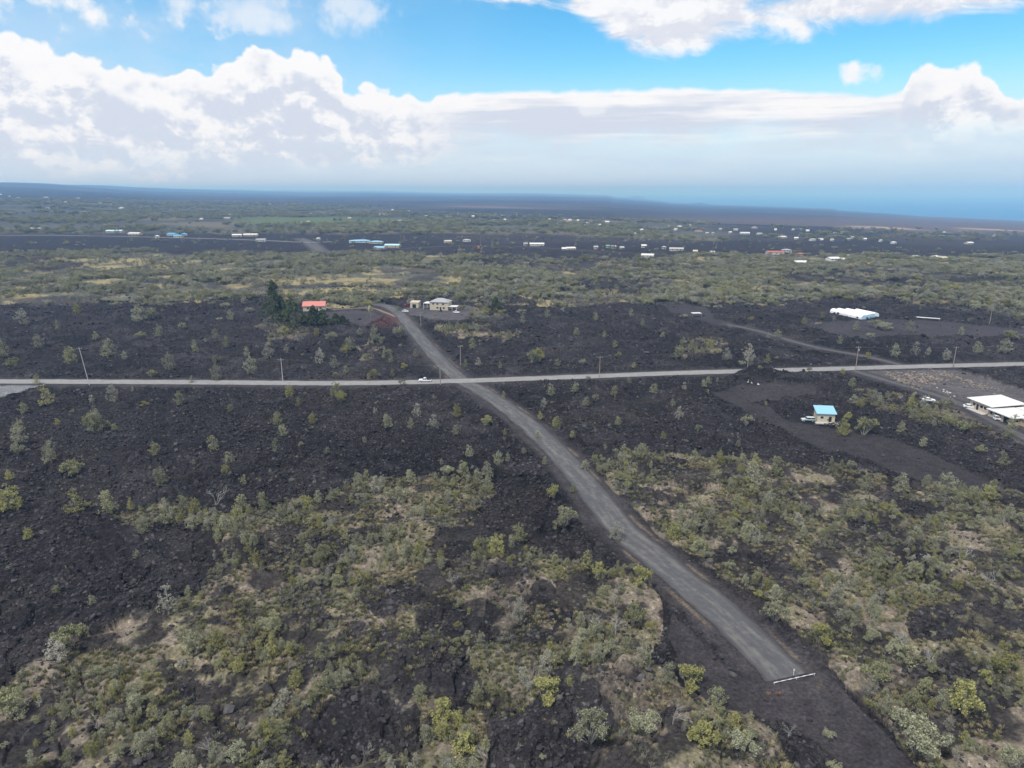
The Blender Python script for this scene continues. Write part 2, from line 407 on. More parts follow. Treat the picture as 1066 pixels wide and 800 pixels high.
    surf = (np.clip(1 - np.abs(c['z'] + 249) / 1.8, 0, 1) * (r > 7000) * ss(.55, .62, fbm(x, y, 500, 3, 271)) * ss(870, 940, px))[:, None]
    C = C * (1 - surf) + np.array([.8, .8, .8]) * surf
    return np.clip(C, .012, .8)

def build_terrain():
    ys = np.concatenate([np.arange(900, 640, -1.1), np.arange(640, 240, -.85)])
    el = np.array([-azel(533, v)[1] for v in ys]); rr = H / np.tan(el); rr = rr[rr < 1500]
    rr = np.concatenate([[25, 38, 50, 60], rr, np.geomspace(rr[-1] * 1.006, 54000, 330)])
    az = np.concatenate([np.linspace(R(-72), R(-42), 60, endpoint=False), np.linspace(R(-42), R(42), 1150, endpoint=False), np.linspace(R(42), R(72), 60)])
    A, RR = np.meshgrid(az, rr); x = (RR * np.sin(A)).ravel(); y = (RR * np.cos(A)).ravel()
    c = cover(x, y); z = height(x, y, c); C = surface_colour(x, y, c)
    nr, na = len(rr), len(az); i = np.arange(nr - 1)[:, None] * na + np.arange(na - 1)[None]
    f = np.stack([i, i + 1, i + na + 1, i + na], -1).reshape(-1)
    f = f.reshape(-1, 4)[:, ::-1].ravel()
    # normals up
    o = mesh_np('ground', np.stack([x, y, z], 1), f, 4, ground_mat(), smooth=True)
    if o.data.polygons[1000].normal.z < 0: o.data.flip_normals()
    a = o.data.attributes.new('cover', 'FLOAT_COLOR', 'POINT'); a.data.foreach_set('color', np.concatenate([C, np.ones((len(C), 1))], 1).astype(np.float32).ravel())
    rk = (1 - c['flat']) * (1 - .6 * np.clip(c['scrub'], 0, 1)) * (1 - ss(900, 1500, c['r']) * .8)
    a = o.data.attributes.new('rocky', 'FLOAT', 'POINT'); a.data.foreach_set('value', rk.astype(np.float32))
    tag(o, 'dark lava field with scrub reaching to the coast', kind='structure')
    return o

# ---------------------------------------------------------------- roads
def road_mat(name, base, streak, edge, shoulder=(.05,.047,.05)):
    m = bpy.data.materials.new(name); m.use_nodes = True; nt = m.node_tree; N = nt.nodes; L = nt.links
    b = N['Principled BSDF']; b.inputs['Roughness'].default_value = .92; b.inputs['Specular IOR Level'].default_value = .2
    uv = N.new('ShaderNodeUVMap'); sep = N.new('ShaderNodeSeparateXYZ'); L.new(uv.outputs[0], sep.inputs[0])
    mp = N.new('ShaderNodeMapping'); mp.inputs['Scale'].default_value = (1.6, .04, 1); L.new(uv.outputs[0], mp.inputs[0])
    n = N.new('ShaderNodeTexNoise'); n.inputs['Scale'].default_value = 1.5; n.inputs['Detail'].default_value = 8; n.inputs['Roughness'].default_value = .65; L.new(mp.outputs[0], n.inputs['Vector'])
    g = N.new('ShaderNodeNewGeometry'); n2 = N.new('ShaderNodeTexNoise'); n2.inputs['Scale'].default_value = .5; n2.inputs['Detail'].default_value = 8; n2.inputs['Roughness'].default_value = .7; L.new(g.outputs['Position'], n2.inputs['Vector'])
    r1 = N.new('ShaderNodeMapRange'); r1.inputs[1].default_value = .46; r1.inputs[2].default_value = .66; wv = N.new('ShaderNodeMath'); wv.operation = 'MULTIPLY_ADD'; wv.inputs[1].default_value = .28; L.new(n2.outputs['Fac'], wv.inputs[0]); sb = N.new('ShaderNodeMath'); sb.operation = 'SUBTRACT'; sb.inputs[1].default_value = .14; L.new(n.outputs['Fac'], sb.inputs[0]); L.new(sb.outputs[0], wv.inputs[2]); L.new(wv.outputs[0], r1.inputs[0])
    m1 = N.new('ShaderNodeMix'); m1.data_type = 'RGBA'; m1.inputs[6].default_value = tuple(base) + (1,); m1.inputs[7].default_value = tuple(streak) + (1,); L.new(r1.outputs[0], m1.inputs[0])
    # ragged margin
    ab = N.new('ShaderNodeMath'); ab.operation = 'ABSOLUTE'; L.new(sep.outputs[0], ab.inputs[0])
    ad = N.new('ShaderNodeMath'); ad.operation = 'MULTIPLY_ADD'; ad.inputs[1].default_value = .7; L.new(n2.outputs['Fac'], ad.inputs[0]); L.new(ab.outputs[0], ad.inputs[2])
    r2 = N.new('ShaderNodeMapRange'); r2.inputs[1].default_value = edge[0]; r2.inputs[2].default_value = edge[1]; L.new(ad.outputs[0], r2.inputs[0])
    m2 = N.new('ShaderNodeMix'); m2.data_type = 'RGBA'; m2.inputs[7].default_value = tuple(shoulder) + (1,); L.new(m1.outputs[2], m2.inputs[6]); L.new(r2.outputs[0], m2.inputs[0])
    r3 = N.new('ShaderNodeMapRange'); r3.inputs[1].default_value = .3; r3.inputs[2].default_value = .7; r3.inputs[3].default_value = .84; r3.inputs[4].default_value = 1.16; L.new(n2.outputs['Fac'], r3.inputs[0])
    s = N.new('ShaderNodeVectorMath'); s.operation = 'SCALE'; L.new(m2.outputs[2], s.inputs[0]); L.new(r3.outputs[0], s.inputs['Scale']); L.new(s.outputs[0], b.inputs['Base Color'])
    bp = N.new('ShaderNodeBump'); bp.inputs['Strength'].default_value = .3; L.new(n2.outputs['Fac'], bp.inputs['Height']); L.new(bp.outputs[0], b.inputs['Normal'])
    return m
def smooth_line(pts, step=2.5):
    P = [Vector((p.x, p.y)) for p in pts]; out = []
    for i in range(len(P) - 1):
        p0 = P[max(i - 1, 0)]; p1 = P[i]; p2 = P[i + 1]; p3 = P[min(i + 2, len(P) - 1)]
        n = max(2, int((p2 - p1).length / step))
        for k in range(n):
            t = k / n
            out.append(.5 * ((2 * p1) + (p2 - p0) * t + (2 * p0 - 5 * p1 + 4 * p2 - p3) * t * t + (3 * p1 - p0 - 3 * p2 + p3) * t ** 3))
    out.append(P[-1]); return out
def ribbon(name, pts, w, m, z=.06, step=2.5, jit=.35, label=None, terrain=False):
    C = smooth_line(pts, step); V = []; UV = []; K = 5; s = 0
    for i, p in enumerate(C):
        a = C[max(i - 1, 0)]; b = C[min(i + 1, len(C) - 1)]; t = (b - a).normalized(); nn = Vector((t.y, -t.x))
        if i: s += (p - C[i - 1]).length
        wl = w / 2 + jit * (float(fbm(np.array([s]), np.array([0.]), 3, 3, 5)[0]) - .5) * 3; wr = w / 2 + jit * (float(fbm(np.array([s]), np.array([50.]), 3, 3, 6)[0]) - .5) * 3
        for k in range(K):
            u = -1 + 2 * k / (K - 1); q = p + nn * (u * (wl if u < 0 else wr)); V.append((q.x, q.y)); UV.append((u, s))
    V = np.array(V); zb = zfar(V[:, 0], V[:, 1]) + z
    if terrain: zb = height(V[:, 0], V[:, 1]) + z
    n = len(C); i = np.arange(n - 1)[:, None] * K + np.arange(K - 1)[None]
    f = np.stack([i, i + K, i + K + 1, i + 1], -1).reshape(-1)
    o = mesh_np(name, np.column_stack([V, zb]), f, 4, m)
    if o.data.polygons[0].normal.z < 0: o.data.flip_normals()
    uv = o.data.uv_layers.new(name='UVMap'); li = np.zeros(len(o.data.loops), np.int32); o.data.loops.foreach_get('vertex_index', li)
    uv.data.foreach_set('uv', np.array(UV, np.float32)[li].ravel())
    tag(o, label, kind='structure'); return o
# ---------------------------------------------------------------- plants
def tubes_np(segs, n=5):
    V = []; Fc = []
    for a, b, r0, r1 in segs:
        a = np.array(a); b = np.array(b); d = b - a; d = d / (np.linalg.norm(d) + 1e-9); u = np.cross(d, [0.3, .9, .1]); u /= np.linalg.norm(u) + 1e-9; w = np.cross(d, u); k = len(V)
        for q, r_ in ((a, r0), (b, r1)):
            for i in range(n):
                t = 2 * math.pi * i / n; V.append(q + (u * math.cos(t) + w * math.sin(t)) * r_)
        for i in range(n): Fc += [k + i, k + (i + 1) % n, k + n + (i + 1) % n, k + n + i]
    return np.array(V), Fc
def leaves(centres, radii, per, size, rng, flat=.85):
    P = []
    for c, r_ in zip(centres, radii):
        d = rng.normal(size=(per, 3)); d /= np.linalg.norm(d, axis=1)[:, None]; rad = r_ * rng.uniform(.35, 1.0, per) ** .6
        P.append(np.array(c) + d * rad[:, None] * np.array([1, 1, flat]))
    P = np.concatenate(P); n = len(P)
    u = rng.normal(size=(n, 3)); u /= np.linalg.norm(u, axis=1)[:, None]; w = rng.normal(size=(n, 3)); w -= u * (u * w).sum(1)[:, None]; w /= np.linalg.norm(w, axis=1)[:, None]
    s = size * rng.uniform(.6, 1.35, n)[:, None]
    V = np.stack([P - u * s, P + w * s * .55, P + u * s, P - w * s * .55], 1).reshape(-1, 3)
    return V, np.arange(n * 4)
HUES = {  # crown colour of each kind of plant
 'grey-green': leafmat('foliage_grey_green', (.245,.250,.160), (.38,.365,.27)),
 'olive': leafmat('foliage_olive', (.215,.222,.120), (.34,.315,.19)),
 'yellow-green': leafmat('foliage_yellow_green', (.250,.245,.095), (.37,.33,.15)),
 'silvery': leafmat('foliage_silver', (.285,.28,.225), (.42,.41,.35)),
 'dark green': leafmat('foliage_dark', (.095,.120,.058), (.15,.16,.08), .25),
}
BARK = mat('grey_bark', (.24,.22,.19), .9, var=.3, scale=6); PALEWOOD = mat('bleached_wood', (.36,.345,.32), .85, var=.25, scale=5)
def grow(shape, seed):
    """unit-height plant: limb segments, clump centres, clump radii"""
    rng = np.random.default_rng(seed); segs = []; cen = []; rad = []
    if shape == 'tree':
        # several upright leaders, leafy almost to the ground, narrower above
        nst = rng.integers(2, 5)
        for s in range(nst):
            a0 = rng.uniform(0, 6.28); off = rng.uniform(.02, .15) * (s > 0); hs = 1.0 if s == 0 else rng.uniform(.55, .88)
            base = np.array([0, 0, -.06]); top = np.array([math.cos(a0) * off * 1.3, math.sin(a0) * off * 1.3, hs * .93]); segs.append((base, top, .020, .005))
            nb = int(32 * hs)
            for i in range(nb):
                h = rng.uniform(.06, 1.0); a = rng.uniform(0, 6.28); prof = (math.sin(math.pi * min(1, .16 + h * .80)) ** .7) * .25
                sp_ = prof * rng.uniform(.35, 1.15); o = base + (top - base) * h * .85; e = base + (top - base) * h + np.array([math.cos(a) * sp_, math.sin(a) * sp_, rng.uniform(-.02, .04)])
                cen.append(e); rad.append(rng.uniform(.035, .080))
                if i % 3 == 0: segs.append((o, e, .006, .002))
    elif shape == 'bush':
        lob = [(0, 0, .55, .30)] + [(math.cos(a) * r_, math.sin(a) * r_, rng.uniform(.25, .6), rng.uniform(.16, .27)) for a, r_ in zip(rng.uniform(0, 6.28, 5), rng.uniform(.18, .42, 5))]
        for lx_, ly_, lz_, lr_ in lob:
            for i in range(11):
                d = rng.normal(size=3); d /= np.linalg.norm(d); d[2] = abs(d[2]) * 1.25 - .25; e = np.array([lx_, ly_, lz_]) + d * lr_ * rng.uniform(.5, 1.15); e[2] = max(e[2], .05)
                cen.append(e); rad.append(rng.uniform(.05, .12))
                if i % 4 == 0: segs.append((np.array([0, 0, -.08]), e, .012, .003))
    return segs, cen, rad
def make_plant(name, shape, hue, seed):
    segs, cen, rad = grow(shape, seed); rng = np.random.default_rng(seed + 500)
    V, f = tubes_np(segs); tr = mesh_np('trunk' if shape == 'tree' else 'stems', V, f, 4, BARK)
    per = 34 if shape == 'tree' else 50
    V, f = leaves(cen, rad, per, .0155 if shape == 'tree' else .024, rng, 1.2 if shape == 'tree' else 1.0); cr = mesh_np('crown', V, f, 4, HUES[hue])
    return cr, tr
def make_bare(seed):
    rng = np.random.default_rng(seed); segs = []
    def br(o, d, L_, r_, k):
        e = o + d * L_; segs.append((o, e, r_, r_ * .6))
        if k == 0: return
        for i in range(rng.integers(2, 4)):
            nd = d + rng.normal(0, .5, 3); nd[2] = abs(nd[2]) * .8 + .1; nd /= np.linalg.norm(nd); br(o + d * L_ * rng.uniform(.5, 1), nd, L_ * rng.uniform(.5, .8), r_ * .55, k - 1)
    for s in range(3):
        d = np.array([rng.normal(0, .4), rng.normal(0, .4), 1.0]); d /= np.linalg.norm(d); br(np.array([0, 0, -.06]), d, .42, .017, 5)
    V, f = tubes_np(segs, 4); V[:, 2] *= 1 / max(V[:, 2].max(), .5)
    return mesh_np('branches', V, f, 4, PALEWOOD)
VAR = {}
for hi, hue in enumerate(['grey-green', 'olive', 'yellow-green', 'silvery']):
    for sh in ('tree', 'bush'):
        for k in range(3): VAR[(sh, hue, k)] = make_plant(sh, sh, hue, 10 * hi + k + (100 if sh == 'bush' else 0))
BARE = [make_bare(900 + k) for k in range(3)]
USED = set()
def place_plant(shape, hue, k, x, y, z, h, wx, rz, name):
    key = (shape, hue, k) if shape != 'bare' else ('bare', k)
    parts = VAR[key] if shape != 'bare' else (BARE[k],)
    e = empty(name, (x, y, z), rz); e.scale = (h * wx, h * wx, h)
    for p in parts:
        if key in USED: q = p.copy(); col.objects.link(q); q.parent = e
        else: p.parent = e
    USED.add(key)
    return e

# ---- prominent lone trees: (px, py of the middle, height in px)
LONE = """165,345,13 203,361,13 74,371,17 113,361,18 177,376,19 226,388,19 157,389,10 40,357,14 14,379,14 3,364,18 25,332,14 81,322,12 145,327,18 159,327,13 240,330,11
225,349,11 236,356,13 257,366,12 280,367,17 299,364,10 333,369,17 348,375,15 262,381,18 225,372,10 49,415,20 118,411,18 187,415,16 100,440,26 302,405,16 311,416,11 326,439,15 289,437,13 350,405,18 355,411,16
25,427,11 20,447,14 96,416,8 39,396,10 492,357,13 544,335,11 570,329,10 515,315,15 497,344,9 468,344,13 529,351,12 553,371,18 561,369,18 580,375,9 607,377,9 498,374,12 573,406,14 598,405,12 640,406,13 681,403,12
610,418,11 566,418,13 580,437,15 643,438,11 562,432,11 475,427,17 506,440,12 452,440,17 435,432,16 404,443,16 428,445,14 475,445,12 390,347,18 416,345,15 407,372,12 433,367,10 365,357,15 360,364,12 706,366,12
669,335,8 657,327,9 629,347,8 419,398,8 524,411,9 355,410,12 390,389,12 384,392,8 360,386,10 708,365,13 720,360,13 739,357,14 779,368,19 757,367,14 799,373,11 874,355,10 891,340,10 947,341,13 931,367,14 953,365,14
966,366,8 985,370,11 1017,362,11 1045,362,14 842,388,6 877,388,8 887,400,11 889,415,12 910,414,13 896,417,11 949,417,14 985,420,14 961,417,11 899,444,21 877,445,19 938,444,14 882,437,11 777,438,14 712,401,10 733,400,9 738,395,10
707,431,14 988,439,14 1002,444,13 837,334,9 810,348,9 800,350,6 21,455,19 19,469,13 53,473,22 76,488,20 99,441,22 120,449,8 222,460,17 162,472,14 169,495,21 238,474,13 235,486,11 296,451,14 288,467,15 325,439,10 289,435,14
11,499,10 12,522,26 80,527,25 112,527,24 273,522,20 252,524,20 176,620,38 76,660,34 60,680,24 14,725,36 579,437,14 644,438,10 609,483,13 507,490,21 507,439,12 519,479,16 482,490,19 577,513,20 587,534,28 540,552,24 641,552,22
665,601,34 660,635,38 540,633,28 517,569,26 597,508,12 463,735,38 484,772,34 614,763,44 567,721,38 669,749,40 695,703,24 669,689,28 913,696,38 1003,726,46 952,763,52 1047,691,30 716,703,36 744,731,24 774,772,34 732,763,36 868,793,14
862,765,14 945,684,24 950,735,24 1054,791,30 1041,480,14 901,502,18 938,502,20 985,502,20 1028,515,18 806,485,22 783,492,24 806,638,30 853,657,30 768,462,9 650,465,9 690,455,10 726,448,9 960,462,10 1020,470,10 1052,455,10
30,560,12 58,610,9 142,575,10 200,545,16 150,545,18 170,540,15 320,522,16 345,512,18 372,500,20 428,497,18 415,520,22 392,505,22 620,415,9 655,395,8 700,420,8 596,455,10 630,460,8 545,470,8 560,452,9 340,470,9 380,460,8 255,500,12 60,440,10 150,420,8 240,425,9 390,425,8
330,345,11 345,352,12 310,350,11 295,345,12 375,345,9 398,352,9 420,380,8 350,390,9 60,340,9 100,350,8 130,370,8 190,340,8 200,395,8 620,330,9 690,345,8 640,360,8 600,345,9 520,380,8 660,380,7 1000,345,9 1060,330,9 1030,420,8 1055,440,14 1046,452,12 985,430,10 965,425,10 950,430,9""".split()
SILV = {(176,620), (299,364), (280,367), (333,369), (348,375), (779,368), (757,367), (452,440), (435,432), (966,366), (985,370), (507,545), (540,633), (96,416)}
YEL = {(49,415), (12,522), (80,527), (665,601), (463,735), (484,772), (1047,691), (716,703), (739,357), (475,427), (579,437), (896,417), (949,417), (302,405), (732,763)}
plants = []   # dict(px,py,h_px,x,y,z,h,shape,hue)
def hue_at(px, py, rn):
    if py > 470 or (py < 430): pr = [.38, .32, .19, .11]
    else: pr = [.40, .29, .23, .08]
    return ['grey-green', 'olive', 'yellow-green', 'silvery'][int(np.searchsorted(np.cumsum(pr), rn))] if rn < .999 else 'olive'
for s in LONE:
    a, b, h = [float(v) for v in s.split(',')]
    rn = random.random(); hue = hue_at(a, b, rn)
    if (a, b) in SILV: hue = 'silvery'
    if (a, b) in YEL: hue = 'yellow-green'
    g = ground(a, b + h * .42); rng_ = math.hypot(g.length, H); dep = math.atan2(H, g.length)
    hm = h * rng_ / F / (math.cos(dep) + .45 * math.sin(dep))
    plants.append(dict(px=a, py=b, hp=h, x=g.x, y=g.y, h=hm * (1.0 if h < 30 else .82), shape='tree' if random.random() < .8 and h < 30 or hue == 'silvery' else 'bush', hue=hue, lone=True))
# ---- random plants of the scrub, spread over the ground
def scatter_points(r0, r1, dens, az=38):
    A = R(az) * (r1 * r1 - r0 * r0); n = int(A * dens)
    r = np.sqrt(RNG.uniform(r0 * r0, r1 * r1, n)); a = RNG.uniform(-R(az), R(az), n)
    return r * np.sin(a), r * np.cos(a)
print('near scrub')
x, y = scatter_points(78, 420, 1 / 3.0, 42); c = cover(x, y)
clump = fbm(x, y, 11, 3, 301) * 1.25 - .12; p = np.clip(c['scrub'], 0, 1) ** 1.3 * ss(.36, .60, clump) * (1 - c['road']) * (1 - c['flat'])
p = np.maximum(p, .004 * (1 - c['flat']) * (1 - c['cin']))
k = RNG.uniform(0, 1, len(x)) < p
x, y = x[k], y[k]; px, py = c['px'][k], c['py'][k]; r = c['r'][k]
# keep clear of the listed trees and of the buildings
lx = np.array([q['x'] for q in plants]); ly = np.array([q['y'] for q in plants])
k = np.ones(len(x), bool)
for a, b, q in zip(lx, ly, plants): k &= np.hypot(x - a, y - b) > q['h'] * .35
x, y, px, py, r = x[k], y[k], px[k], py[k], r[k]
hh = RNG.gamma(2.5, .56, len(x)) + .4; hh = np.clip(hh, .5, 4.6)
near_extra = []
for i in range(len(x)):
    sh = 'tree' if random.random() < (.72 if hh[i] > 1.5 else .45) else 'bush'
    hu = hue_at(px[i], py[i], random.random()); h = hh[i] * (1.0 if sh == 'tree' else .8)
    near_extra.append(dict(px=px[i], py=py[i], x=x[i], y=y[i], h=h, hp=h * F / math.hypot(r[i], H), shape=sh, hue=hu, lone=False))
inview = lambda q: -5 < q['px'] < 1071 and q['py'] < 812
near_extra.sort(key=lambda q: -q['hp'] * (1 if inview(q) else .0))
ntree = sum(q['shape'] == 'tree' for q in plants); nbush = len(plants) - ntree
rest = []
for q in near_extra:
    if inview(q) and q['shape'] == 'tree' and ntree < 296: plants.append(q); ntree += 1
    elif inview(q) and q['shape'] == 'bush' and nbush < 296: plants.append(q); nbush += 1
    else: rest.append(q)
PADS_PLANT = []
Z = height(np.array([q['x'] for q in plants]), np.array([q['y'] for q in plants]))
for q, z in zip(plants, Z): q['z'] = float(z)
# ---- labels
def zone(q):
    px, py = q['px'], q['py']; rx = np.interp(py, [318, 340, 379, 397, 432, 476, 546, 638, 706], [400, 427, 461, 480, 537, 585, 643, 753, 820]); ry = np.interp(px, [0, 470, 700, 1066], [398, 398, 389, 379])
    sc_ = 'in scrub' if any(bool(pip(np.array([px]), np.array([py]), p)[0]) for p, d in SCRUB[:2]) else 'on dark lava'
    if py < ry - 2:
        if px < rx: return 'beyond the pale road at far left' if px < 170 else 'beyond the pale road near the red-roofed house'
        if px < 690: return 'beyond the pale road right of the crossroads'
        return 'beyond the pale road near the white tunnels'
    if px < rx:
        if sc_ == 'on dark lava':
            if py > 600: return 'on dark lava left of the road end'
            return 'on dark lava at left below the pale road' if px < 270 else 'on dark lava just below the crossroads'
        if py > 690: return 'in scrub along the bottom left edge' if px < 400 else 'in scrub by the bottom lava outcrop'
        if py > 590: return 'in scrub low on the left side' if px < 330 else 'in scrub left of the dead-end road'
        return 'along the upper edge of the left scrub'
    if sc_ == 'on dark lava':
        return 'on dark lava around the blue-roofed shed' if px < 930 else 'on dark lava below the flat-roofed house'
    if py > 680: return 'in scrub at the bottom right corner'
    if py > 580: return 'in scrub right of the dead-end road'
    return 'in the upper right-hand scrub, left half' if px < 850 else 'in the upper right-hand scrub, right half'
ORD = ['', 'second', 'third', 'fourth', 'fifth', 'sixth', 'seventh', 'eighth', 'ninth', 'tenth', 'eleventh', 'twelfth', 'thirteenth', 'fourteenth', 'fifteenth', 'sixteenth', 'seventeenth', 'eighteenth', 'nineteenth', 'twentieth']
groups = {}
for q in plants:
    sz = 'tall' if q['h'] > 3.4 else ('mid-sized' if q['h'] > 2.3 else 'small')
    q['sz'] = sz; groups.setdefault((q['shape'], sz, q['hue'], zone(q)), []).append(q)
for (sh, sz, hue, zn), L_ in groups.items():
    L_.sort(key=lambda q: q['px']); noun = 'tree' if sh == 'tree' else 'shrub'
    for i, q in enumerate(L_):
        if len(L_) == 1: q['label'] = f'{sz} {hue} {noun} {zn}'
        elif i == 0: q['label'] = f'leftmost {sz} {hue} {noun} {zn}'
        elif i == len(L_) - 1: q['label'] = f'rightmost {sz} {hue} {noun} {zn}'
        else: q['label'] = f'{ORD[i] if i < 20 else "later"} {sz} {hue} {noun} from left {zn}'
for q in plants:
    w = random.uniform(.9, 1.3) * (.85 if q['shape'] == 'bush' else 1.15)
    e = place_plant(q['shape'], q['hue'], random.randrange(3), q['x'], q['y'], q['z'], q['h'], w, random.uniform(0, 6.28), 'small_tree' if q['shape'] == 'tree' else 'shrub')
    tag(e, q['label'], 'tree' if q['shape'] == 'tree' else 'shrub', 'small trees scattered over the lava' if q['shape'] == 'tree' else 'shrubs of the scrub')
BARES = [(225,515,24),(549,706,44),(966,692,30),(340,250*0+546,16),(214,662,22),(220,782,24),(506,788,26),(640,655,26),(621,645,24),(1000,575,22),(700,745,30),(820,765,22),(905,640,22),(300,690,20),(405,560,16),(380,775,24),(790,560,18),(1030,600,20),(255,560,16),(470,600,20),(730,520,14),(1045,545,14),(880,600,18),(100,745,22)]
bl = []
for a, b, h in BARES:
    g = ground(a, b + h * .4); rr_ = math.hypot(g.length, H); hm = h * rr_ / F * .8
    z = float(height(g.x, g.y)[0]); bl.append((a, b, g, z, hm))
bl.sort(key=lambda t: t[0]); cnt = {}
for i, (a, b, g, z, hm) in enumerate(bl):
    e = place_plant('bare', '', i % 3, g.x, g.y, z, hm, random.uniform(.8, 1.1), random.uniform(0, 6.28), 'dead_tree')
    q = dict(px=a, py=b); zn = zone(q); cnt.setdefault(zn, []).append(e); tag(e, None, 'dead tree', 'bleached dead trees among the scrub')
for zn, L_ in cnt.items():
    for i, e in enumerate(L_):
        e['label'] = (f'bleached leafless tree {zn}' if len(L_) == 1 else f'{"leftmost" if i == 0 else ("rightmost" if i == len(L_) - 1 else ORD[i])} bleached leafless tree {"" if i in (0, len(L_) - 1) else "from left "}{zn}')

# ---------------------------------------------------------------- scattered stuff
def scatter(name, x, y, z, s, idx, variants, label, tilt=0):
    n = len(x); me = bpy.data.meshes.new(name); me.vertices.add(n); me.vertices.foreach_set('co', np.column_stack([x, y, z]).astype(np.float32).ravel())
    a = me.attributes.new('size', 'FLOAT_VECTOR', 'POINT'); a.data.foreach_set('vector', np.asarray(s, np.float32).ravel())
    a = me.attributes.new('turn', 'FLOAT_VECTOR', 'POINT'); rot = np.zeros((n, 3), np.float32); rot[:, 2] = RNG.uniform(0, 6.28, n)
    if tilt: rot[:, :2] = RNG.uniform(-tilt, tilt, (n, 2))
    a.data.foreach_set('vector', rot.ravel()); a = me.attributes.new('pick', 'INT', 'POINT'); a.data.foreach_set('value', np.asarray(idx, np.int32))
    o = bpy.data.objects.new(name, me); col.objects.link(o)
    ng = bpy.data.node_groups.new(name, 'GeometryNodeTree'); ng.interface.new_socket('Geometry', in_out='INPUT', socket_type='NodeSocketGeometry'); ng.interface.new_socket('Geometry', in_out='OUTPUT', socket_type='NodeSocketGeometry')
    N = ng.nodes; L = ng.links; gi = N.new('NodeGroupInput'); go = N.new('NodeGroupOutput'); jo = N.new('GeometryNodeJoinGeometry')
    def attr(nm, t):
        q = N.new('GeometryNodeInputNamedAttribute'); q.data_type = t; q.inputs['Name'].default_value = nm; return q.outputs[0]
    pk = attr('pick', 'INT'); sz = attr('size', 'FLOAT_VECTOR'); tn = attr('turn', 'FLOAT_VECTOR')
    for k, objs in enumerate(variants):
        ip = N.new('GeometryNodeInstanceOnPoints'); L.new(gi.outputs[0], ip.inputs['Points'])
        eq = N.new('FunctionNodeCompare'); eq.data_type = 'INT'; eq.operation = 'EQUAL'; L.new(pk, eq.inputs['A'] if False else eq.inputs[2]); eq.inputs[3].default_value = k
        L.new(eq.outputs[0], ip.inputs['Selection'])
        if len(objs) > 1:
            j = N.new('GeometryNodeJoinGeometry')
            for ob in objs:
                oi = N.new('GeometryNodeObjectInfo'); oi.inputs['Object'].default_value = ob; L.new(oi.outputs['Geometry'], j.inputs[0])
            L.new(j.outputs[0], ip.inputs['Instance'])
        else:
            oi = N.new('GeometryNodeObjectInfo'); oi.inputs['Object'].default_value = objs[0]; L.new(oi.outputs['Geometry'], ip.inputs['Instance'])
        er = N.new('FunctionNodeEulerToRotation'); L.new(tn, er.inputs[0]); L.new(er.outputs[0], ip.inputs['Rotation']); L.new(sz, ip.inputs['Scale']); L.new(ip.outputs[0], jo.inputs[0])
    L.new(jo.outputs[0], go.inputs[0]); md = o.modifiers.new('scatter', 'NODES'); md.node_group = ng
    tag(o, label, kind='stuff'); return o
keys = [('tree', h, k) for h in ('grey-green', 'olive', 'yellow-green', 'silvery') for k in range(3)] + [('bush', h, k) for h in ('grey-green', 'olive', 'yellow-green', 'silvery') for k in range(3)]
kid = {k: i for i, k in enumerate(keys)}
variants = [list(VAR[k]) for k in keys]
rx = np.array([q['x'] for q in rest]); ry = np.array([q['y'] for q in rest]); rh = np.array([q['h'] for q in rest])
ri = np.array([kid[(q['shape'], q['hue'], random.randrange(3))] for q in rest])
w = RNG.uniform(.85, 1.2, len(rest))
scatter('scrub', rx, ry, height(rx, ry), np.column_stack([rh * w, rh * w, rh]), ri, variants, 'dense low grey-green scrub growing over the old lava')
print('near scrub stuff', len(rest), 'trees', ntree, 'bushes', nbush)
# woodland in the middle distance and beyond
def wood(name, r0, r1, dens, h0, h1, label, pr, az=40, thr=(.37, .54), wide=1.25):
    x, y = scatter_points(r0, r1, dens, az); c = cover(x, y); p = np.clip(c['scrub'], 0, 1) * ss(thr[0], thr[1], fbm(x, y, 45 if r1 < 1400 else 200, 4, 311)) * (1 - .75 * c['tan']) * (1 - c['flat']) * (1 - c['cin'])
    p = np.maximum(p, .012 * (r1 < 1400)); k = (RNG.uniform(0, 1, len(x)) < p)
    x, y = x[k], y[k]; px = c['px'][k]; py = c['py'][k]; n = len(x); h = RNG.uniform(h0, h1, n) * (.7 + .6 * fbm(x, y, 90, 2, 321))
    hu = np.array([int(np.searchsorted(np.cumsum(pr), v * .999)) for v in RNG.uniform(0, 1, n)]); idx = hu * 3 + RNG.integers(0, 3, n) + 12 * (RNG.uniform(0, 1, n) < .6)
    gm = (py > 225) & (py < 235) & (px > 235) & (px < 420) & (RNG.uniform(0, 1, n) < .6); idx = np.where(gm, 6 + RNG.integers(0, 3, n), idx)
    w = RNG.uniform(.9, 1.3, n) * wide; scatter(name, x, y, height(x, y), np.column_stack([h * w, h * w, h]), idx, variants, label); print(name, n)
wood('woodland', 425, 1280, 1 / 17, 2.2, 6.0, 'open grey-green woodland spread across the plain beyond the road', [.42, .22, .08, .28])
wood('distant_woodland', 1280, 4600, 1 / 330, 5, 10, 'far dark woodland among the distant houses', [.25, .70, .03, .02], wide=1.9)
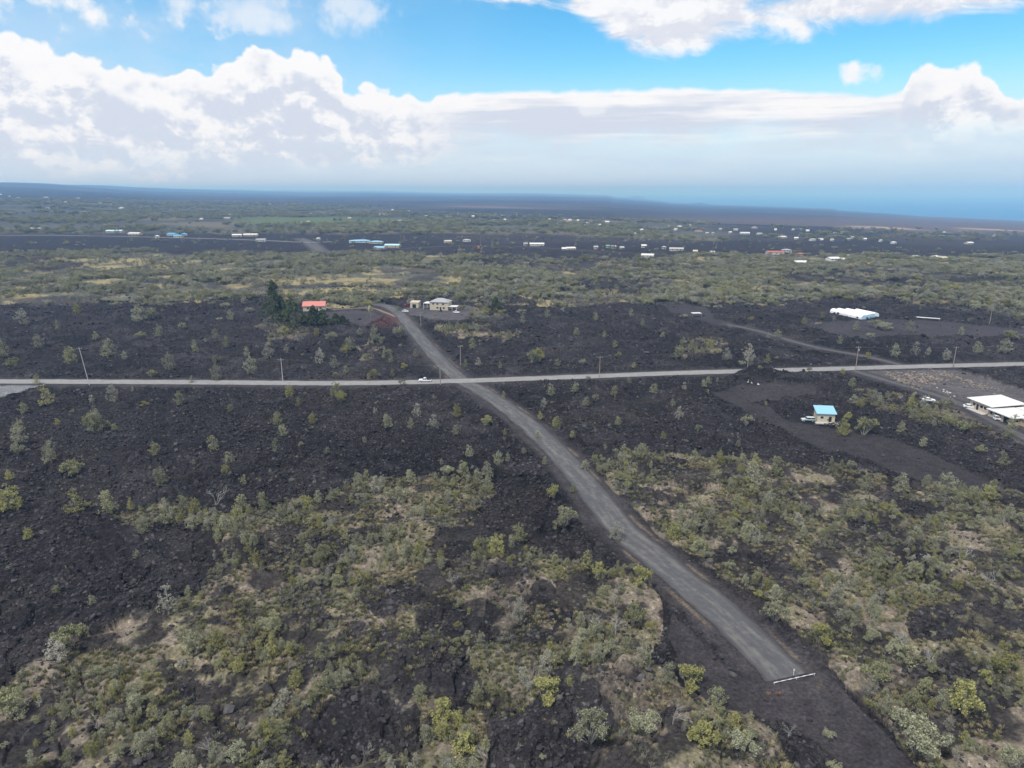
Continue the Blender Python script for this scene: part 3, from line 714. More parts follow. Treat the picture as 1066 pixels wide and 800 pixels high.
# low ground cover: grass tufts and ferns
def tuft(hue, seed, n=70):
    rng = np.random.default_rng(seed); a = rng.uniform(0, 6.28, n); r_ = rng.uniform(0, .45, n); b = np.column_stack([r_ * np.cos(a), r_ * np.sin(a), np.zeros(n)]); t = b * 1.5 + np.column_stack([rng.normal(0, .12, n), rng.normal(0, .12, n), rng.uniform(.25, .9, n)])
    s = np.column_stack([-np.sin(a), np.cos(a), 0 * a]) * .05; V = np.stack([b - s, b + s, t + s * .3, t - s * .3], 1).reshape(-1, 3)
    return mesh_np('tuft', V, np.arange(n * 4), 4, hue, link=False)
TM = [leafmat('dry_grass', (.27,.235,.14), (.36,.315,.20)), leafmat('green_fern', (.150,.160,.075), (.25,.22,.12)), leafmat('grey_lichen_scrub', (.19,.185,.15), (.28,.27,.22))]
tv = [[tuft(TM[i // 2], 700 + i)] for i in range(6)]
x, y = scatter_points(78, 320, 1 / .5, 40); c = cover(x, y)
p = np.clip(c['scrub'], 0, 1) * ss(.42, .58, fbm(x, y, 6, 4, 331) + .06 * c['tan']) * (1 - c['road']) * (1 - c['flat'])
k = RNG.uniform(0, 1, len(x)) < p; x, y = x[k], y[k]; n = len(x); print('tufts', n)
d = fbm(x, y, 9, 3, 341) + RNG.normal(0, .12, n); kk = np.where(d > .56, 0, np.where(d > .40, 1, 2)); s = RNG.uniform(.35, .95, n)
scatter('ground_cover', x, y, height(x, y), np.column_stack([s * 1.15, s * 1.15, s * .8]), kk * 2 + RNG.integers(0, 2, n), tv, 'dry grass tufts, ferns and lichen covering the old lava')
# clinker
def rock(seed, m):
    import bmesh
    bm = bmesh.new(); bmesh.ops.create_icosphere(bm, subdivisions=1, radius=.5); rg = random.Random(seed)
    for v in bm.verts: v.co = v.co * rg.uniform(.62, 1.25); v.co.z *= .75
    me = bpy.data.meshes.new('rock'); bm.to_mesh(me); bm.free(); me.materials.append(m); return bpy.data.objects.new('rock', me)
LR = mat('clinker', (.044,.0405,.042), .95, var=.35, scale=3, bump=.6, spec=.12); LR2 = mat('pale_clinker', (.088,.083,.083), .95, var=.3, scale=3, bump=.5, spec=.12)
rv = [[rock(k, LR if k < 5 else LR2)] for k in range(6)]
x, y = scatter_points(78, 330, 1 / .42, 40); x2, y2 = scatter_points(330, 620, 1 / 5.0, 40); x = np.concatenate([x, x2]); y = np.concatenate([y, y2]); c = cover(x, y)
p = (1 - c['flat']) * (1 - c['cin']) * (1 - .62 * np.clip(c['scrub'], 0, 1)) * ss(.30, .62, fbm(x, y, 7, 3, 351)) * (1 - c['road'] * .8) * .95
p = np.maximum(p, c['cin'] * .03 * (1 - c['road']))
k = RNG.uniform(0, 1, len(x)) < p; x, y = x[k], y[k]; n = len(x); print('rocks', n)
s = np.clip(RNG.gamma(1.7, .20, n) + .14, .12, 1.7) * (1 + .9 * (c['r'][k] > 330)); idx = np.where(RNG.uniform(0, 1, n) < .10, 5, RNG.integers(0, 5, n))
scatter('lava_rubble', x, y, height(x, y) + s * .12, np.column_stack([s, s * RNG.uniform(.7, 1.2, n), s * RNG.uniform(.6, 1.1, n)]), idx, rv, 'loose black clinker blocks littering the lava flow', tilt=.7)
# ---------------------------------------------------------------- things
def parts_dead(): pass
M_ = {
 'white': mat('white_painted_metal', (.66,.66,.64), .6, var=.08, scale=.8), 'dull': mat('weathered_pale_roof', (.40,.40,.39), .7, var=.1), 'cream': mat('cream_wall', (.52,.45,.34), .85, var=.06), 'tan': mat('tan_block_wall', (.50,.40,.30), .9, var=.08),
 'grey': mat('grey_roofing', (.34,.34,.36), .7, var=.08), 'lblue': mat('pale_blue_roof', (.26,.50,.66), .5, var=.06), 'blue': mat('blue_roof', (.10,.38,.62), .5, var=.06),
 'red': mat('red_metal_roof', (.56,.21,.175), .55, var=.08), 'rust': mat('faded_red_roof', (.38,.14,.11), .7, var=.12), 'green': mat('green_roof', (.13,.30,.20), .6), 'brown': mat('brown_roof', (.22,.15,.12), .7),
 'beige': mat('beige_wall', (.50,.46,.36), .85, var=.06), 'glass': mat('window_glass', (.03,.04,.05), .12, var=.1, spec=.6), 'dark': mat('dark_opening', (.02,.02,.022), .8),
 'wood': mat('weathered_pole_wood', (.30,.25,.20), .9, var=.2, scale=4), 'silver': mat('pale_pole', (.55,.54,.52), .6, var=.1), 'rubber': mat('tyre_rubber', (.02,.02,.02), .85), 'chrome': mat('wheel_metal', (.5,.5,.52), .35, metal=.8),
 'carwhite': mat('white_car_paint', (.78,.79,.80), .3, var=.02, spec=.5), 'carred': mat('red_car_paint', (.32,.03,.03), .3, var=.05, spec=.5), 'carsilver': mat('pale_silver_paint', (.5,.53,.54), .3, var=.02, spec=.5), 'carteal': mat('dark_teal_paint', (.03,.08,.10), .35, var=.05, spec=.5),
 'concrete': mat('pale_concrete', (.48,.46,.43), .9, var=.12, bump=.2), 'film': mat('white_greenhouse_film', (.86,.87,.88), .45, var=.05, scale=.6), 'bluefilm': mat('pale_blue_tarp', (.45,.68,.82), .5, var=.06),
 'orange': mat('orange_paint', (.62,.20,.05), .6), 'stone': mat('tan_rubble', (.25,.215,.175), .95, var=.4, scale=2, bump=.6), 'lava': mat('outcrop_rock', (.055,.05,.05), .95, var=.4, bump=.8),
 'trim': mat('white_trim', (.75,.75,.73), .6, var=.03), 'wire': mat('power_wire', (.12,.12,.12), .6), 'lamp': mat('lamp_lens', (.7,.7,.65), .2),
}
def gz(g): return float(height(np.array([g.x]), np.array([g.y]))[0])
def gable(mb, W, D, h, rise, ov=.5, th=.12, y0=None):
    # ridge along x
    w = W / 2 + ov; d = D / 2 + ov; s = rise / (D / 2); zl = h - s * ov
    for sg in (-1, 1):
        mb.add([(-w, sg*d, zl), (w, sg*d, zl), (w, 0, h + rise), (-w, 0, h + rise), (-w, sg*d, zl + th), (w, sg*d, zl + th), (w, 0, h + rise + th), (-w, 0, h + rise + th)],
               [(0,1,2,3),(7,6,5,4),(0,4,5,1),(1,5,6,2),(2,6,7,3),(3,7,4,0)])
def hip(mb, W, D, h, rise, ov=.6, th=.14):
    w = W / 2 + ov; d = D / 2 + ov; k = max(W, D) / 2 - min(W, D) / 2
    a, b = (k, 0) if W > D else (0, k)
    mb.add([(-w,-d,h),(w,-d,h),(w,d,h),(-w,d,h),(-w,-d,h+th),(w,-d,h+th),(w,d,h+th),(-w,d,h+th),(-a,-b,h+th+rise),(a,b,h+th+rise)] if W > D else
           [(-w,-d,h),(w,-d,h),(w,d,h),(-w,d,h),(-w,-d,h+th),(w,-d,h+th),(w,d,h+th),(-w,d,h+th),(0,-b,h+th+rise),(0,b,h+th+rise)],
           [(3,2,1,0),(0,1,5,4),(1,2,6,5),(2,3,7,6),(3,0,4,7)] + ([(4,5,9,8),(5,6,9),(6,7,8,9),(7,4,8)] if W > D else [(4,5,8),(5,6,9,8),(6,7,9),(7,4,8,9)]))
def window(par, x, y, z, w, h, face):   # face: 0 = -y wall, 1 = +x wall, 2 = +y, 3 = -x
    rot = {0: 0, 1: math.pi / 2, 2: math.pi, 3: -math.pi / 2}[face]
    f = MB()
    for a in ((-w/2-.08, -w/2, -h/2-.08, h/2+.08), (w/2, w/2+.08, -h/2-.08, h/2+.08), (-w/2, w/2, -h/2-.08, -h/2), (-w/2, w/2, h/2, h/2+.08)): f.box(a[0], a[1], -.08, .02, a[2], a[3])
    o = f.build('window', M_['trim'], par, (x, y, z), rot); MB().box(-w/2, w/2, -.04, -.01, -h/2, h/2).build('pane', M_['glass'], o); return o
def house(name, g, W, D, h, rot, wall, roof, kind='gable', rise=1.4, wins=(), door=None, label='', cat='house', group=None, z=None, ov=.5, base=None):
    e = empty(name, (g.x, g.y, gz(g) if z is None else z), rot)
    mb = MB(); mb.box(-W/2, W/2, -D/2, D/2, -.6, h)
    if kind == 'gable':
        for s in (-1, 1): mb.add([(s*W/2*.999, -D/2, h), (s*W/2*.999, D/2, h), (s*W/2*.999, 0, h + rise)], [(0, 1, 2)])
    mb.build('wall', M_[wall], e)
    rb = MB()
    if kind == 'gable': gable(rb, W, D, h + .01, rise, ov)
    elif kind == 'hip': hip(rb, W, D, h + .01, rise, ov)
    elif kind == 'shed':
        w = W/2 + ov; d = D/2 + ov
        rb.add([(-w,-d,h+.02),(w,-d,h+.02),(w,d,h+.02+rise),(-w,d,h+.02+rise),(-w,-d,h+.2),(w,-d,h+.2),(w,d,h+.2+rise),(-w,d,h+.2+rise)], [(3,2,1,0),(4,5,6,7),(0,1,5,4),(1,2,6,5),(2,3,7,6),(3,0,4,7)])
    else: rb.box(-W/2-ov, W/2+ov, -D/2-ov, D/2+ov, h + .01, h + .3)
    rb.build('roof', M_[roof], e, bevel=0)
    for x, y, zz, w, hh_, f in wins: window(e, x, y, zz, w, hh_, f)
    if door:
        x, y, w, hh_, f = door; rot_ = {0: 0, 1: math.pi/2, 2: math.pi, 3: -math.pi/2}[f]
        MB().box(-w/2, w/2, -.07, -.01, 0, hh_).build('door', M_['dark'], e, (x, y, .05), rot_)
    tag(e, label, cat, group); return e
def facing(g): return math.atan2(g.x, g.y)   # bearing from the camera

# red-roofed house
g = ground(328, 323); PADS.append((g.x, g.y, 12)); 
house('red_roofed_house', g, 14.5, 9, 3.6, R(6), 'beige', 'red', 'gable', 2.4, [(-4,-4.5,2.0,1.6,1.2,0),(0,-4.5,2.0,1.6,1.2,0),(4.5,-4.5,2.0,1.6,1.2,0),(7.25,0,2.0,1.6,1.2,1)], (2.3,-4.5,1.0,2.1,0), 'cream house with a bright red gabled roof behind dark green trees', z=.0)
# two-storey grey roofed house with porch and carport
g = ground(459, 322); PADS.append((g.x, g.y, 16))
e = house('two_storey_house', g, 13, 9, 5.4, R(-12), 'cream', 'grey', 'hip', 2.2, [(-4,-4.5,4.2,1.4,1.1,0),(-1,-4.5,4.2,1.4,1.1,0),(3,-4.5,4.2,1.6,1.1,0),(-1,-4.5,1.6,1.6,1.2,0),(3.5,-4.5,1.6,1.6,1.2,0),(6.5,0,4.0,1.4,1.1,1)], (1.2,-4.5,1.0,2.1,0), 'two-storey cream house with a grey hipped roof and white porch roofs', z=0)
MB().box(6.6, 13, -5.5, .5, 2.7, 2.9).build('porch_roof', M_['white'], e); MB().box(-11.5, -6.6, -4, 4, 4.2, 4.4).build('carport_roof', M_['white'], e)
for x_, y_ in ((12.7,-5.2),(12.7,.2),(9.7,-5.2)): MB().box(x_-.08, x_+.08, y_-.08, y_+.08, -.4, 2.7).build('post', M_['trim'], e)
for x_, y_ in ((-11.2,-3.7),(-11.2,3.7)): MB().box(x_-.08, x_+.08, y_-.08, y_+.08, -.4, 4.2).build('post', M_['trim'], e)
g = ground(432.5, 320); PADS.append((g.x, g.y, 7)); house('garage', g, 6, 6, 3.6, R(-8), 'beige', 'cream', 'shed', .5, [(3,0,1.7,.9,.8,1)], (0,-3,2.6,2.5,0), 'small beige box garage between the red car and the two-storey house', 'garage', z=0, ov=.2)
# blue roofed shed
g = ground(857.5, 438); PADS.append((g.x, g.y, 9))
e = house('blue_roofed_shed', g, 6.0, 4.6, 3.0, R(-8), 'cream', 'lblue', 'shed', 1.5, [(-1.4,-2.3,1.7,1.1,.9,0)], (1.4,-2.3,.95,2.0,0), 'small cream shed with a sky-blue sloping roof', 'shed', z=.15, ov=.45)
MB().box(-3.8, 4.2, -4.4, -2.35, -.4, .12).build('deck', M_['concrete'], e)
for x_ in (-2.9, 2.9): MB().box(x_-.07, x_+.07, -4.3, -4.16, -.3, .9).build('post', M_['trim'], e)
# white flat-roofed house (two wings)
a = ground(1009, 424); b = ground(1056, 443); u = (b - a).normalized(); rot = math.atan2(u.y, u.x); v = Vector((-u.y, u.x)); L_ = (b - a).length
mid = a + u * L_ * .5 + v * 7; PADS.append((mid.x, mid.y, L_ * .5 + 9))
e = empty('flat_roofed_house', (a.x, a.y, 0), rot)
L1 = L_ * .49
MB().box(0, L1, 0, 12.5, -.5, 3.3).box(L1 + .01, L_ + .2, -1.2, 12.5, -.5, 2.6).box(L_ + .21, L_ + 10, 2.0, 12.5, -.5, 2.6).build('wall', M_['tan'], e)
def slab(x0, x1, y0, y1, za, zb, t=.2): return MB().add([(x0,y0,za),(x1,y0,za),(x1,y1,zb),(x0,y1,zb),(x0,y0,za+t),(x1,y0,za+t),(x1,y1,zb+t),(x0,y1,zb+t)], [(3,2,1,0),(4,5,6,7),(0,1,5,4),(1,2,6,5),(2,3,7,6),(3,0,4,7)])
slab(-1.2, L1 + .7, -.7, 13.3, 3.32, 4.0).build('roof', M_['white'], e)
slab(L1 - .4, L_ + .9, -2.0, 8.6, 2.63, 2.85).build('roof', M_['white'], e); slab(L1 + .8, L_ + 10.6, 8.7, 13.4, 2.95, 3.1).build('roof', M_['white'], e); slab(L_ + .95, L_ + 10.6, 1.4, 8.6, 2.63, 2.85).build('roof', M_['dull'], e)
MB().box(L1 + .03, L1 + .30, .6, 11.8, 2.9, 3.30).build('clerestory', M_['dark'], e)
slab(L_ - 2, L_ + 2.5, 4.2, 5.6, 3.0, 3.05, .06).build('solar_panel', M_['glass'], e)
for q in (.10, .27, .36): window(e, L_ * q, 0, 1.9, 1.5, 1.1, 0)
window(e, L_ * .56, -1.2, 1.6, 1.2, 1.0, 0); window(e, 0, 6, 1.9, 1.6, 1.1, 3); window(e, L_ + .2, .4, 1.5, 1.2, .9, 1); window(e, L_ + 5, 2.0, 1.5, 2.0, .9, 0)
for q, w_ in ((.18, 1.0), (.70, 2.6), (.88, 2.2)): MB().box(-w_ / 2, w_ / 2, -.07, -.01, 0, 2.15).build('door', M_['dark'], e, (L_ * q, 0 if q < .5 else -1.2, .05))
MB().box(1.5, L1 - 1, -2.6, -.02, -.3, .16).build('patio', M_['concrete'], e)
tag(e, 'long tan house with low white roofs beside the dark gravel yard', 'house')
# greenhouse: joined round tunnels
a = ground(864, 325.5); b = ground(893, 332); u = (b - a).normalized(); rot = math.atan2(u.y, u.x); TL = (b - a).length; PADS.append(((a.x + b.x) / 2, (a.y + b.y) / 2 + 6, 26))
e = empty('greenhouse', (a.x, a.y, 0), rot); tw = 4.7
for i in range(4):
    mb = MB(); n = 12; y0 = i * tw; x0 = (0, 0, 2.5, 6)[i]; x1 = TL - (0, 1.5, 3.5, 5)[i] + 3
    pr = [(tw / 2 - tw / 2 * math.cos(math.pi * k / n), 1.0 + 1.7 * math.sin(math.pi * k / n)) for k in range(n + 1)]; pr = [(0, -.3)] + pr + [(tw, -.3)]
    vs = [(x0, y0 + p[0], p[1]) for p in pr] + [(x1, y0 + p[0], p[1]) for p in pr]; m_ = len(pr)
    mb.add(vs, [(k, k + 1, m_ + k + 1, m_ + k) for k in range(m_ - 1)] + [tuple(range(m_))[::-1], tuple(range(m_, 2 * m_))])
    tn = mb.build('tunnel', M_['film'], e)
    hb = MB()
    for k in range(7):
        xx = x0 + (x1 - x0) * k / 6
        for p, q in zip(pr[:-1], pr[1:]): hb.tube((xx, y0 + p[0], p[1] + .03), (xx, y0 + q[0], q[1] + .03), .05, .05, 4)
    hb.build('hoop', M_['grey'], tn)
    if i < 3: MB().add([(x1 + .02, y0 + p[0] * .96 + .1, p[1] * .97) for p in pr], [tuple(range(m_))]).build('end_panel', M_['bluefilm'], e)
tag(e, 'row of joined white plastic growing tunnels with a pale blue end', 'greenhouse')
# small structures
def canopy(name, px, py, W, D, h, rot, roof, label, cat='shelter'):
    g = ground(px, py); e = empty(name, (g.x, g.y, gz(g)), rot); MB().box(-W/2, W/2, -D/2, D/2, h, h + .18).build('roof', M_[roof], e)
    for x_ in (-W/2+.2, W/2-.2):
        for y_ in (-D/2+.2, D/2-.2): MB().box(x_-.07, x_+.07, y_-.07, y_+.07, -.8, h).build('post', M_['wood'], e)
    return tag(e, label, cat)
canopy('shelter', 724.5, 330, 6, 4, 2.4, R(5), 'white', 'tiny pale-roofed shelter on the cinder ring beyond the road')
canopy('shelter', 966, 333.5, 13, 2.2, 1.4, R(-28), 'white', 'long low white canopy right of the white tunnels')
canopy('shelter', 504, 327, 4, 2.5, 1.8, R(0), 'white', 'small white canopy right of the two-storey house')

# vehicles
def vehicle(name, g, rot, paint, kind, label, cat):
    e = empty(name, (g.x, g.y, float(gz(g)) + .02), rot); L = 4.6 if kind != 'pickup' else 5.3; w = .9
    if kind == 'suv': prof = [(-2.25,.35),(2.2,.35),(2.28,.75),(2.2,.98),(1.15,1.08),(-2.2,1.08),(-2.28,.7)]; cab = [(.95,1.08),(.45,1.68),(-2.0,1.70),(-2.2,1.08)]
    elif kind == 'pickup': prof = [(-2.7,.45),(2.6,.45),(2.68,.8),(2.6,1.02),(1.3,1.14),(-.6,1.14),(-.62,1.02),(-2.7,1.02)]; cab = [(1.1,1.14),(.55,1.75),(-.35,1.77),(-.6,1.14)]
    else: prof = [(-2.2,.3),(2.15,.3),(2.25,.62),(2.1,.82),(1.0,.95),(-1.7,.95),(-2.2,.88)]; cab = [(.85,.95),(.2,1.42),(-1.1,1.42),(-1.75,.95)]
    bd = MB().prism(prof, -w, w).build('body', M_[paint], e, bevel=.06)
    gl = [(x * .985 + (-.0), z - .03 if z > 1.2 else z + .02) for x, z in cab]
    MB().prism(gl, -w * .90, w * .90).build('windows', M_['glass'], e)
    top = [(cab[1][0] + .02, cab[1][1] - .05), (cab[1][0] - .05, cab[1][1] + .03), (cab[2][0] + .05, cab[2][1] + .03), (cab[2][0], cab[2][1] - .05)]
    MB().prism(top, -w * .92, w * .92).build('roof', M_[paint], e)
    pl = MB()
    for s in (-1, 1):
        for (x0, z0), (x1, z1) in ((cab[0], cab[1]), (cab[3], cab[2])): pl.tube((x0, s * w * .9, z0), (x1, s * w * .9, z1), .045, .045, 5)
        xm = (cab[1][0] + cab[2][0]) / 2; pl.tube((xm, s * w * .905, cab[0][1]), (xm, s * w * .905, cab[1][1]), .045, .045, 5)
    pl.build('pillars', M_[paint], e)
    if paint == 'carsilver': MB().box(-2.3, 1.3, -w - .012, w + .012, .36, .80).build('lower_panel', M_['carteal'], e)
    wb = 1.42 if kind != 'pickup' else 1.75; rr_ = .36 if kind != 'car' else .32
    for sx in (-1, 1):
        for sy in (-1, 1):
            wh = MB().tube((sx * wb, sy * (w - .18), rr_), (sx * wb, sy * (w + .03), rr_), rr_, rr_, 18).build('wheel', M_['rubber'], e)
            MB().tube((sx * wb, sy * (w + .03), rr_), (sx * wb, sy * (w + .05), rr_), rr_ * .6, rr_ * .55, 12).build('rim', M_['chrome'], wh)
    fx = prof[2][0]
    for s in (-1, 1): MB().box(fx - .08, fx + .02, s * .62 - .16, s * .62 + .16, prof[2][1], prof[2][1] + .15).build('headlight', M_['lamp'], e); MB().box(prof[0][0] - .06, prof[0][0] + .02, s * .70 - .1, s * .70 + .1, .72, .88).build('tail_light', M_['carred'], e)
    if kind == 'pickup': MB().box(-2.6, -.68, -.78, .78, 1.0, 1.03).build('bed', M_['dark'], e)
    return tag(e, label, cat)
vehicle('pickup_truck', ground(442.5, 397.6), R(176), 'carwhite', 'pickup', 'white pickup truck on the pale road just left of the crossroads', 'pickup truck')
vehicle('parked_suv', ground(841, 439), R(172), 'carsilver', 'suv', 'dark teal and white vehicle parked against the blue-roofed shed', 'car')
vehicle('parked_car', ground(1009.5, 424.8), R(-22), 'carwhite', 'car', 'white car parked at the far corner of the flat-roofed house', 'car')
vehicle('parked_car', ground(1037, 434), R(-14), 'carwhite', 'car', 'farther of two white cars parked together by the flat-roofed house', 'car')
vehicle('parked_suv', ground(1041.5, 437.8), R(-14), 'carwhite', 'suv', 'nearer of two white cars parked together by the flat-roofed house', 'car')
vehicle('parked_car', ground(424, 317.5), R(178), 'carred', 'suv', 'dark red car parked left of the beige garage', 'car')
vehicle('parked_car', ground(475, 326), R(-30), 'carwhite', 'car', 'white car parked below the porch of the two-storey house', 'car')
vehicle('parked_car', ground(422, 325), R(-25), 'carwhite', 'car', 'pale car parked at the bend of the side road', 'car')
vehicle('parked_car', ground(966.5, 418.5), R(-15), 'carwhite', 'car', 'white car half hidden by bushes beside the gravel driveway', 'car')

# utility poles
def pole(px, pyb, hp, label, lean=0, m='wood', transformer=False):
    g = ground(px, pyb); rr_ = math.hypot(g.length, H); dep = math.atan2(H, g.length); h = hp * rr_ / F / math.cos(dep)
    e = empty('utility_pole', (g.x, g.y, gz(g)), 0); e.rotation_euler = (0, lean, 0); mm = MB().tube((0,0,-.8), (0,0,h), .20 if m == 'wood' else .14, .13 if m == 'wood' else .09, 10).build('pole', M_[m], e)
    MB().box(-1.2, 1.2, -.06, .06, h - .75, h - .60).build('crossarm', M_['wood'], e)
    for s in (-1.05, 0, 1.05): MB().tube((s, 0, h - .6), (s, 0, h - .38), .07, .05, 8).build('insulator', M_['concrete'], e)
    if transformer: MB().tube((.42, 0, h - 2.4), (.42, 0, h - 1.3), .27, .27, 12).build('transformer', M_['grey'], e)
    tag(e, label, 'utility pole', 'utility poles along the roads'); return Vector((g.x + math.sin(lean) * (h - .5), g.y, gz(g) + (h - .5) * math.cos(lean)))
pt = [pole(93, 401, 34, 'tall pale utility pole leaning left beside the pale road at left', -R(6), 'silver'),
      pole(294.5, 397.5, 23, 'light grey utility pole standing where the pale road nears the crossroads', 0, 'silver'),
      pole(458.5, 401.5, 22, 'utility pole in front of the pale road at the crossroads', 0),
      pole(624, 393, 22, 'lone utility pole on the pale road right of the crossroads', 0),
      pole(778, 385, 22, 'thin utility pole behind the dark rubble mound', 0),
      pole(890.5, 386, 23, 'utility pole where the gravel driveway leaves the pale road', 0, transformer=True),
      pole(992, 383, 19, 'utility pole beyond the gravel yard on the pale road', 0),
      pole(1120, 379, 20, 'utility pole on the pale road at the right edge', 0)]
p2 = [pole(479.5, 380, 21, 'utility pole on the right verge of the side road above the crossroads', 0), pole(438.3, 340, 15, 'utility pole below the two-storey house beside the side road', 0)]
pole(1030, 338, 15, 'utility pole right of the white tunnels at the far pad', 0)
for a_, b_, hp_, l_ in ((108.5, 248, 9, 'far pole standing in front of the blue-roofed distant house at left'), (92.5, 247.5, 8, 'short far pole just left of the tall far pole at left'), (267.5, 253, 8, 'far pole beside the long white distant building'), (417, 254, 9, 'far pole right of the far blue-roofed complex'), (462.5, 254, 9, 'far pole on the dark band at the centre'), (500.5, 256, 10, 'far pole right of the small white-roofed house in the middle')):
    pole(a_, b_, hp_, l_, 0)
def wire(name, A, B, m, label, off):
    mb = MB(); n = 10; pr = None
    for k in range(n + 1):
        t = k / n; q = A.lerp(B, t) + Vector((0, off, -3.0 * t * (1 - t)))
        if pr is not None: mb.tube(pr, q, .022, .022, 4)
        pr = q
    o = mb.build(name, m); tag(o, label, 'power line', 'power lines between the poles')
nm = ['at far left', 'between the second pole and the crossroads', 'just right of the crossroads', 'left of the rubble mound', 'right of the rubble mound', 'above the gravel driveway', 'at far right']
for i in range(len(pt) - 1):
    for off, w_ in ((-.0, 'nearer'), (1.0, 'farther')): wire('power_line', pt[i], pt[i + 1], M_['wire'], f'{w_} wire strung beside the pale road {nm[i]}', off)
wire('power_line', pt[2], p2[0], M_['wire'], 'wire crossing the side road at the crossroads', 0); wire('power_line', p2[0], p2[1], M_['wire'], 'wire running along the right side of the side road', 0)

# road-end barrier
a = ground(805, 712.5); b = ground(848.5, 703); d = b - a; rot = math.atan2(d.y, d.x); e = empty('road_barrier', (a.x, a.y, gz(a)), rot); L_ = d.length
MB().tube((0, 0, .30), (L_, 0, .34), .05, .05, 8).build('rail', M_['silver'], e)
for k in range(6): MB().tube((L_ * (k + .12) / 6, 0, .30 + .04 * k / 6), (L_ * (k + .62) / 6, 0, .305 + .04 * k / 6), .065, .065, 8).build('sleeve', M_['trim'], e)
for q in (.02, .55, .98): MB().tube((L_ * q, 0, -.3), (L_ * q, 0, .42), .06, .06, 8).build('post', M_['silver'], e)
tag(e, 'low white pipe barrier lying across the end of the road', 'barrier')
g = ground(826, 703); e = empty('marker_post', (g.x, g.y, gz(g))); MB().tube((0,0,-.3), (0,0,1.25), .05, .05, 8).build('post', M_['trim'], e); MB().box(-.14, .14, -.03, .0, .95, 1.2).build('reflector', M_['white'], e); tag(e, 'short white marker post just before the road-end barrier', 'post')
rustm = leafmat('rusty_fern', (.30,.17,.09), (.34,.28,.12))
for a_, b_, l_ in ((800, 723, 'left of two small rusty dead ferns below the barrier'), (810, 723, 'right of two small rusty dead ferns below the barrier')):
    g = ground(a_, b_); o_ = tuft(rustm, int(a_), 90); col.objects.link(o_); o_.name = 'dead_fern'; o_.location = (g.x, g.y, gz(g)); o_.scale = (.8, .7, .5); tag(o_, l_, 'fern')
for a_, b_, h_, l_ in ((441, 397*0+405, 0, ''),): pass

# rubble piles in the yard
def pile(px0, py0, px1, py1, n, m, label, smin=.3, smax=1.0, name='rubble_pile', cat='rubble pile'):
    a = ground(px0, py0); b = ground(px1, py1); mb = MB(); rg = random.Random(int(px0 * 7 + py0)); c_ = (a + b) / 2; zb = gz(c_)
    for i in range(n):
        t = rg.random(); q = a.lerp(b, t) + Vector((rg.gauss(0, 1.6), rg.gauss(0, 3.6))) - c_; s = rg.uniform(smin, smax); zz = rg.uniform(0, .4) * max(0, 1 - abs(t - .5))
        vs = []; 
        for dx, dy, dz in ((-1,-1,-1),(1,-1,-1),(1,1,-1),(-1,1,-1),(-1,-1,1),(1,-1,1),(1,1,1),(-1,1,1)): vs.append((q.x + dx * s * rg.uniform(.3, .6), q.y + dy * s * rg.uniform(.3, .6), zz + dz * s * rg.uniform(.15, .4)))
        mb.add(vs, [(3,2,1,0),(4,5,6,7),(0,1,5,4),(1,2,6,5),(2,3,7,6),(3,0,4,7)])
    o = mb.build(name, m, None, (c_.x, c_.y, zb)); tag(o, label, cat, 'rubble heaps in the gravel yard')
ST = M_['stone']; ST2 = mat('pink_rubble', (.26,.21,.185), .95, var=.4, scale=2)
pile(930, 392, 950, 401, 120, ST, 'broad tan rubble heap at the left of the gravel yard'); pile(943, 391, 965, 399, 120, ST2, 'pinkish rubble heap in the middle of the yard strip'); pile(955, 390, 978, 396, 110, ST, 'tan rubble heap left of the bare centre of the yard')
pile(975, 389, 995, 393, 90, ST, 'rubble strip along the yard edge nearest the pole'); pile(1003, 396, 1014, 399, 60, ST2, 'small pale rubble heap alone in the yard', .3, .8); pile(1014, 403, 1036, 404, 60, ST, 'thin rubble strip behind the flat-roofed house', .3, .8)
pile(984, 410, 992, 411, 12, M_['white'], 'few white scraps lying in front of the flat-roofed house', .3, .7, 'scrap_pile', 'scrap')
pile(778, 398.5, 783, 397.5, 14, M_['white'], 'white scraps at the foot of the dark rubble mound', .3, .8, 'scrap_pile', 'scrap')
pile(880, 391.5*0+399, 886, 399, 8, ST, 'tan stones between the shed and the pale road', .3, .6)

# evergreens and palm by the red-roofed house
def evergreen(px, pyb, hp, wf, label, seed, hue='dark green'):
    g = ground(px, pyb); rr_ = math.hypot(g.length, H); h = hp * rr_ / F; rng = np.random.default_rng(seed); cen = []; rad = []; segs = [((0, 0, -.5), (0, 0, h * .92), .25, .05)]
    for i in range(130):
        t = rng.uniform(.06, 1) ** .9; a_ = rng.uniform(0, 6.28); w_ = h * wf * (1 - t) ** .55 * (.9 + .35 * (t < .5)) * rng.uniform(.35, 1.05) * .62; c_ = np.array([math.cos(a_) * w_, math.sin(a_) * w_, h * (.02 + .95 * t)]); cen.append(c_); rad.append(rng.uniform(.5, 1.05) * h * .055)
        if i % 3 == 0: segs.append(((0, 0, c_[2] * .85), tuple(c_), .06, .02))
    e = empty('evergreen_tree', (g.x, g.y, gz(g))); V, f = tubes_np(segs); mesh_np('trunk', V, f, 4, BARK, e); V, f = leaves(cen, rad, 90, .30, rng, 1.3); mesh_np('crown', V, f, 4, HUES[hue], e)
    tag(e, label, 'tree', 'dark evergreens around the red-roofed house')
evergreen(286.5, 335, 41, .52, 'tallest dark evergreen, left of the red-roofed house', 1); evergreen(306, 340, 27, .95, 'broad dark evergreen between the tallest one and the house', 2)
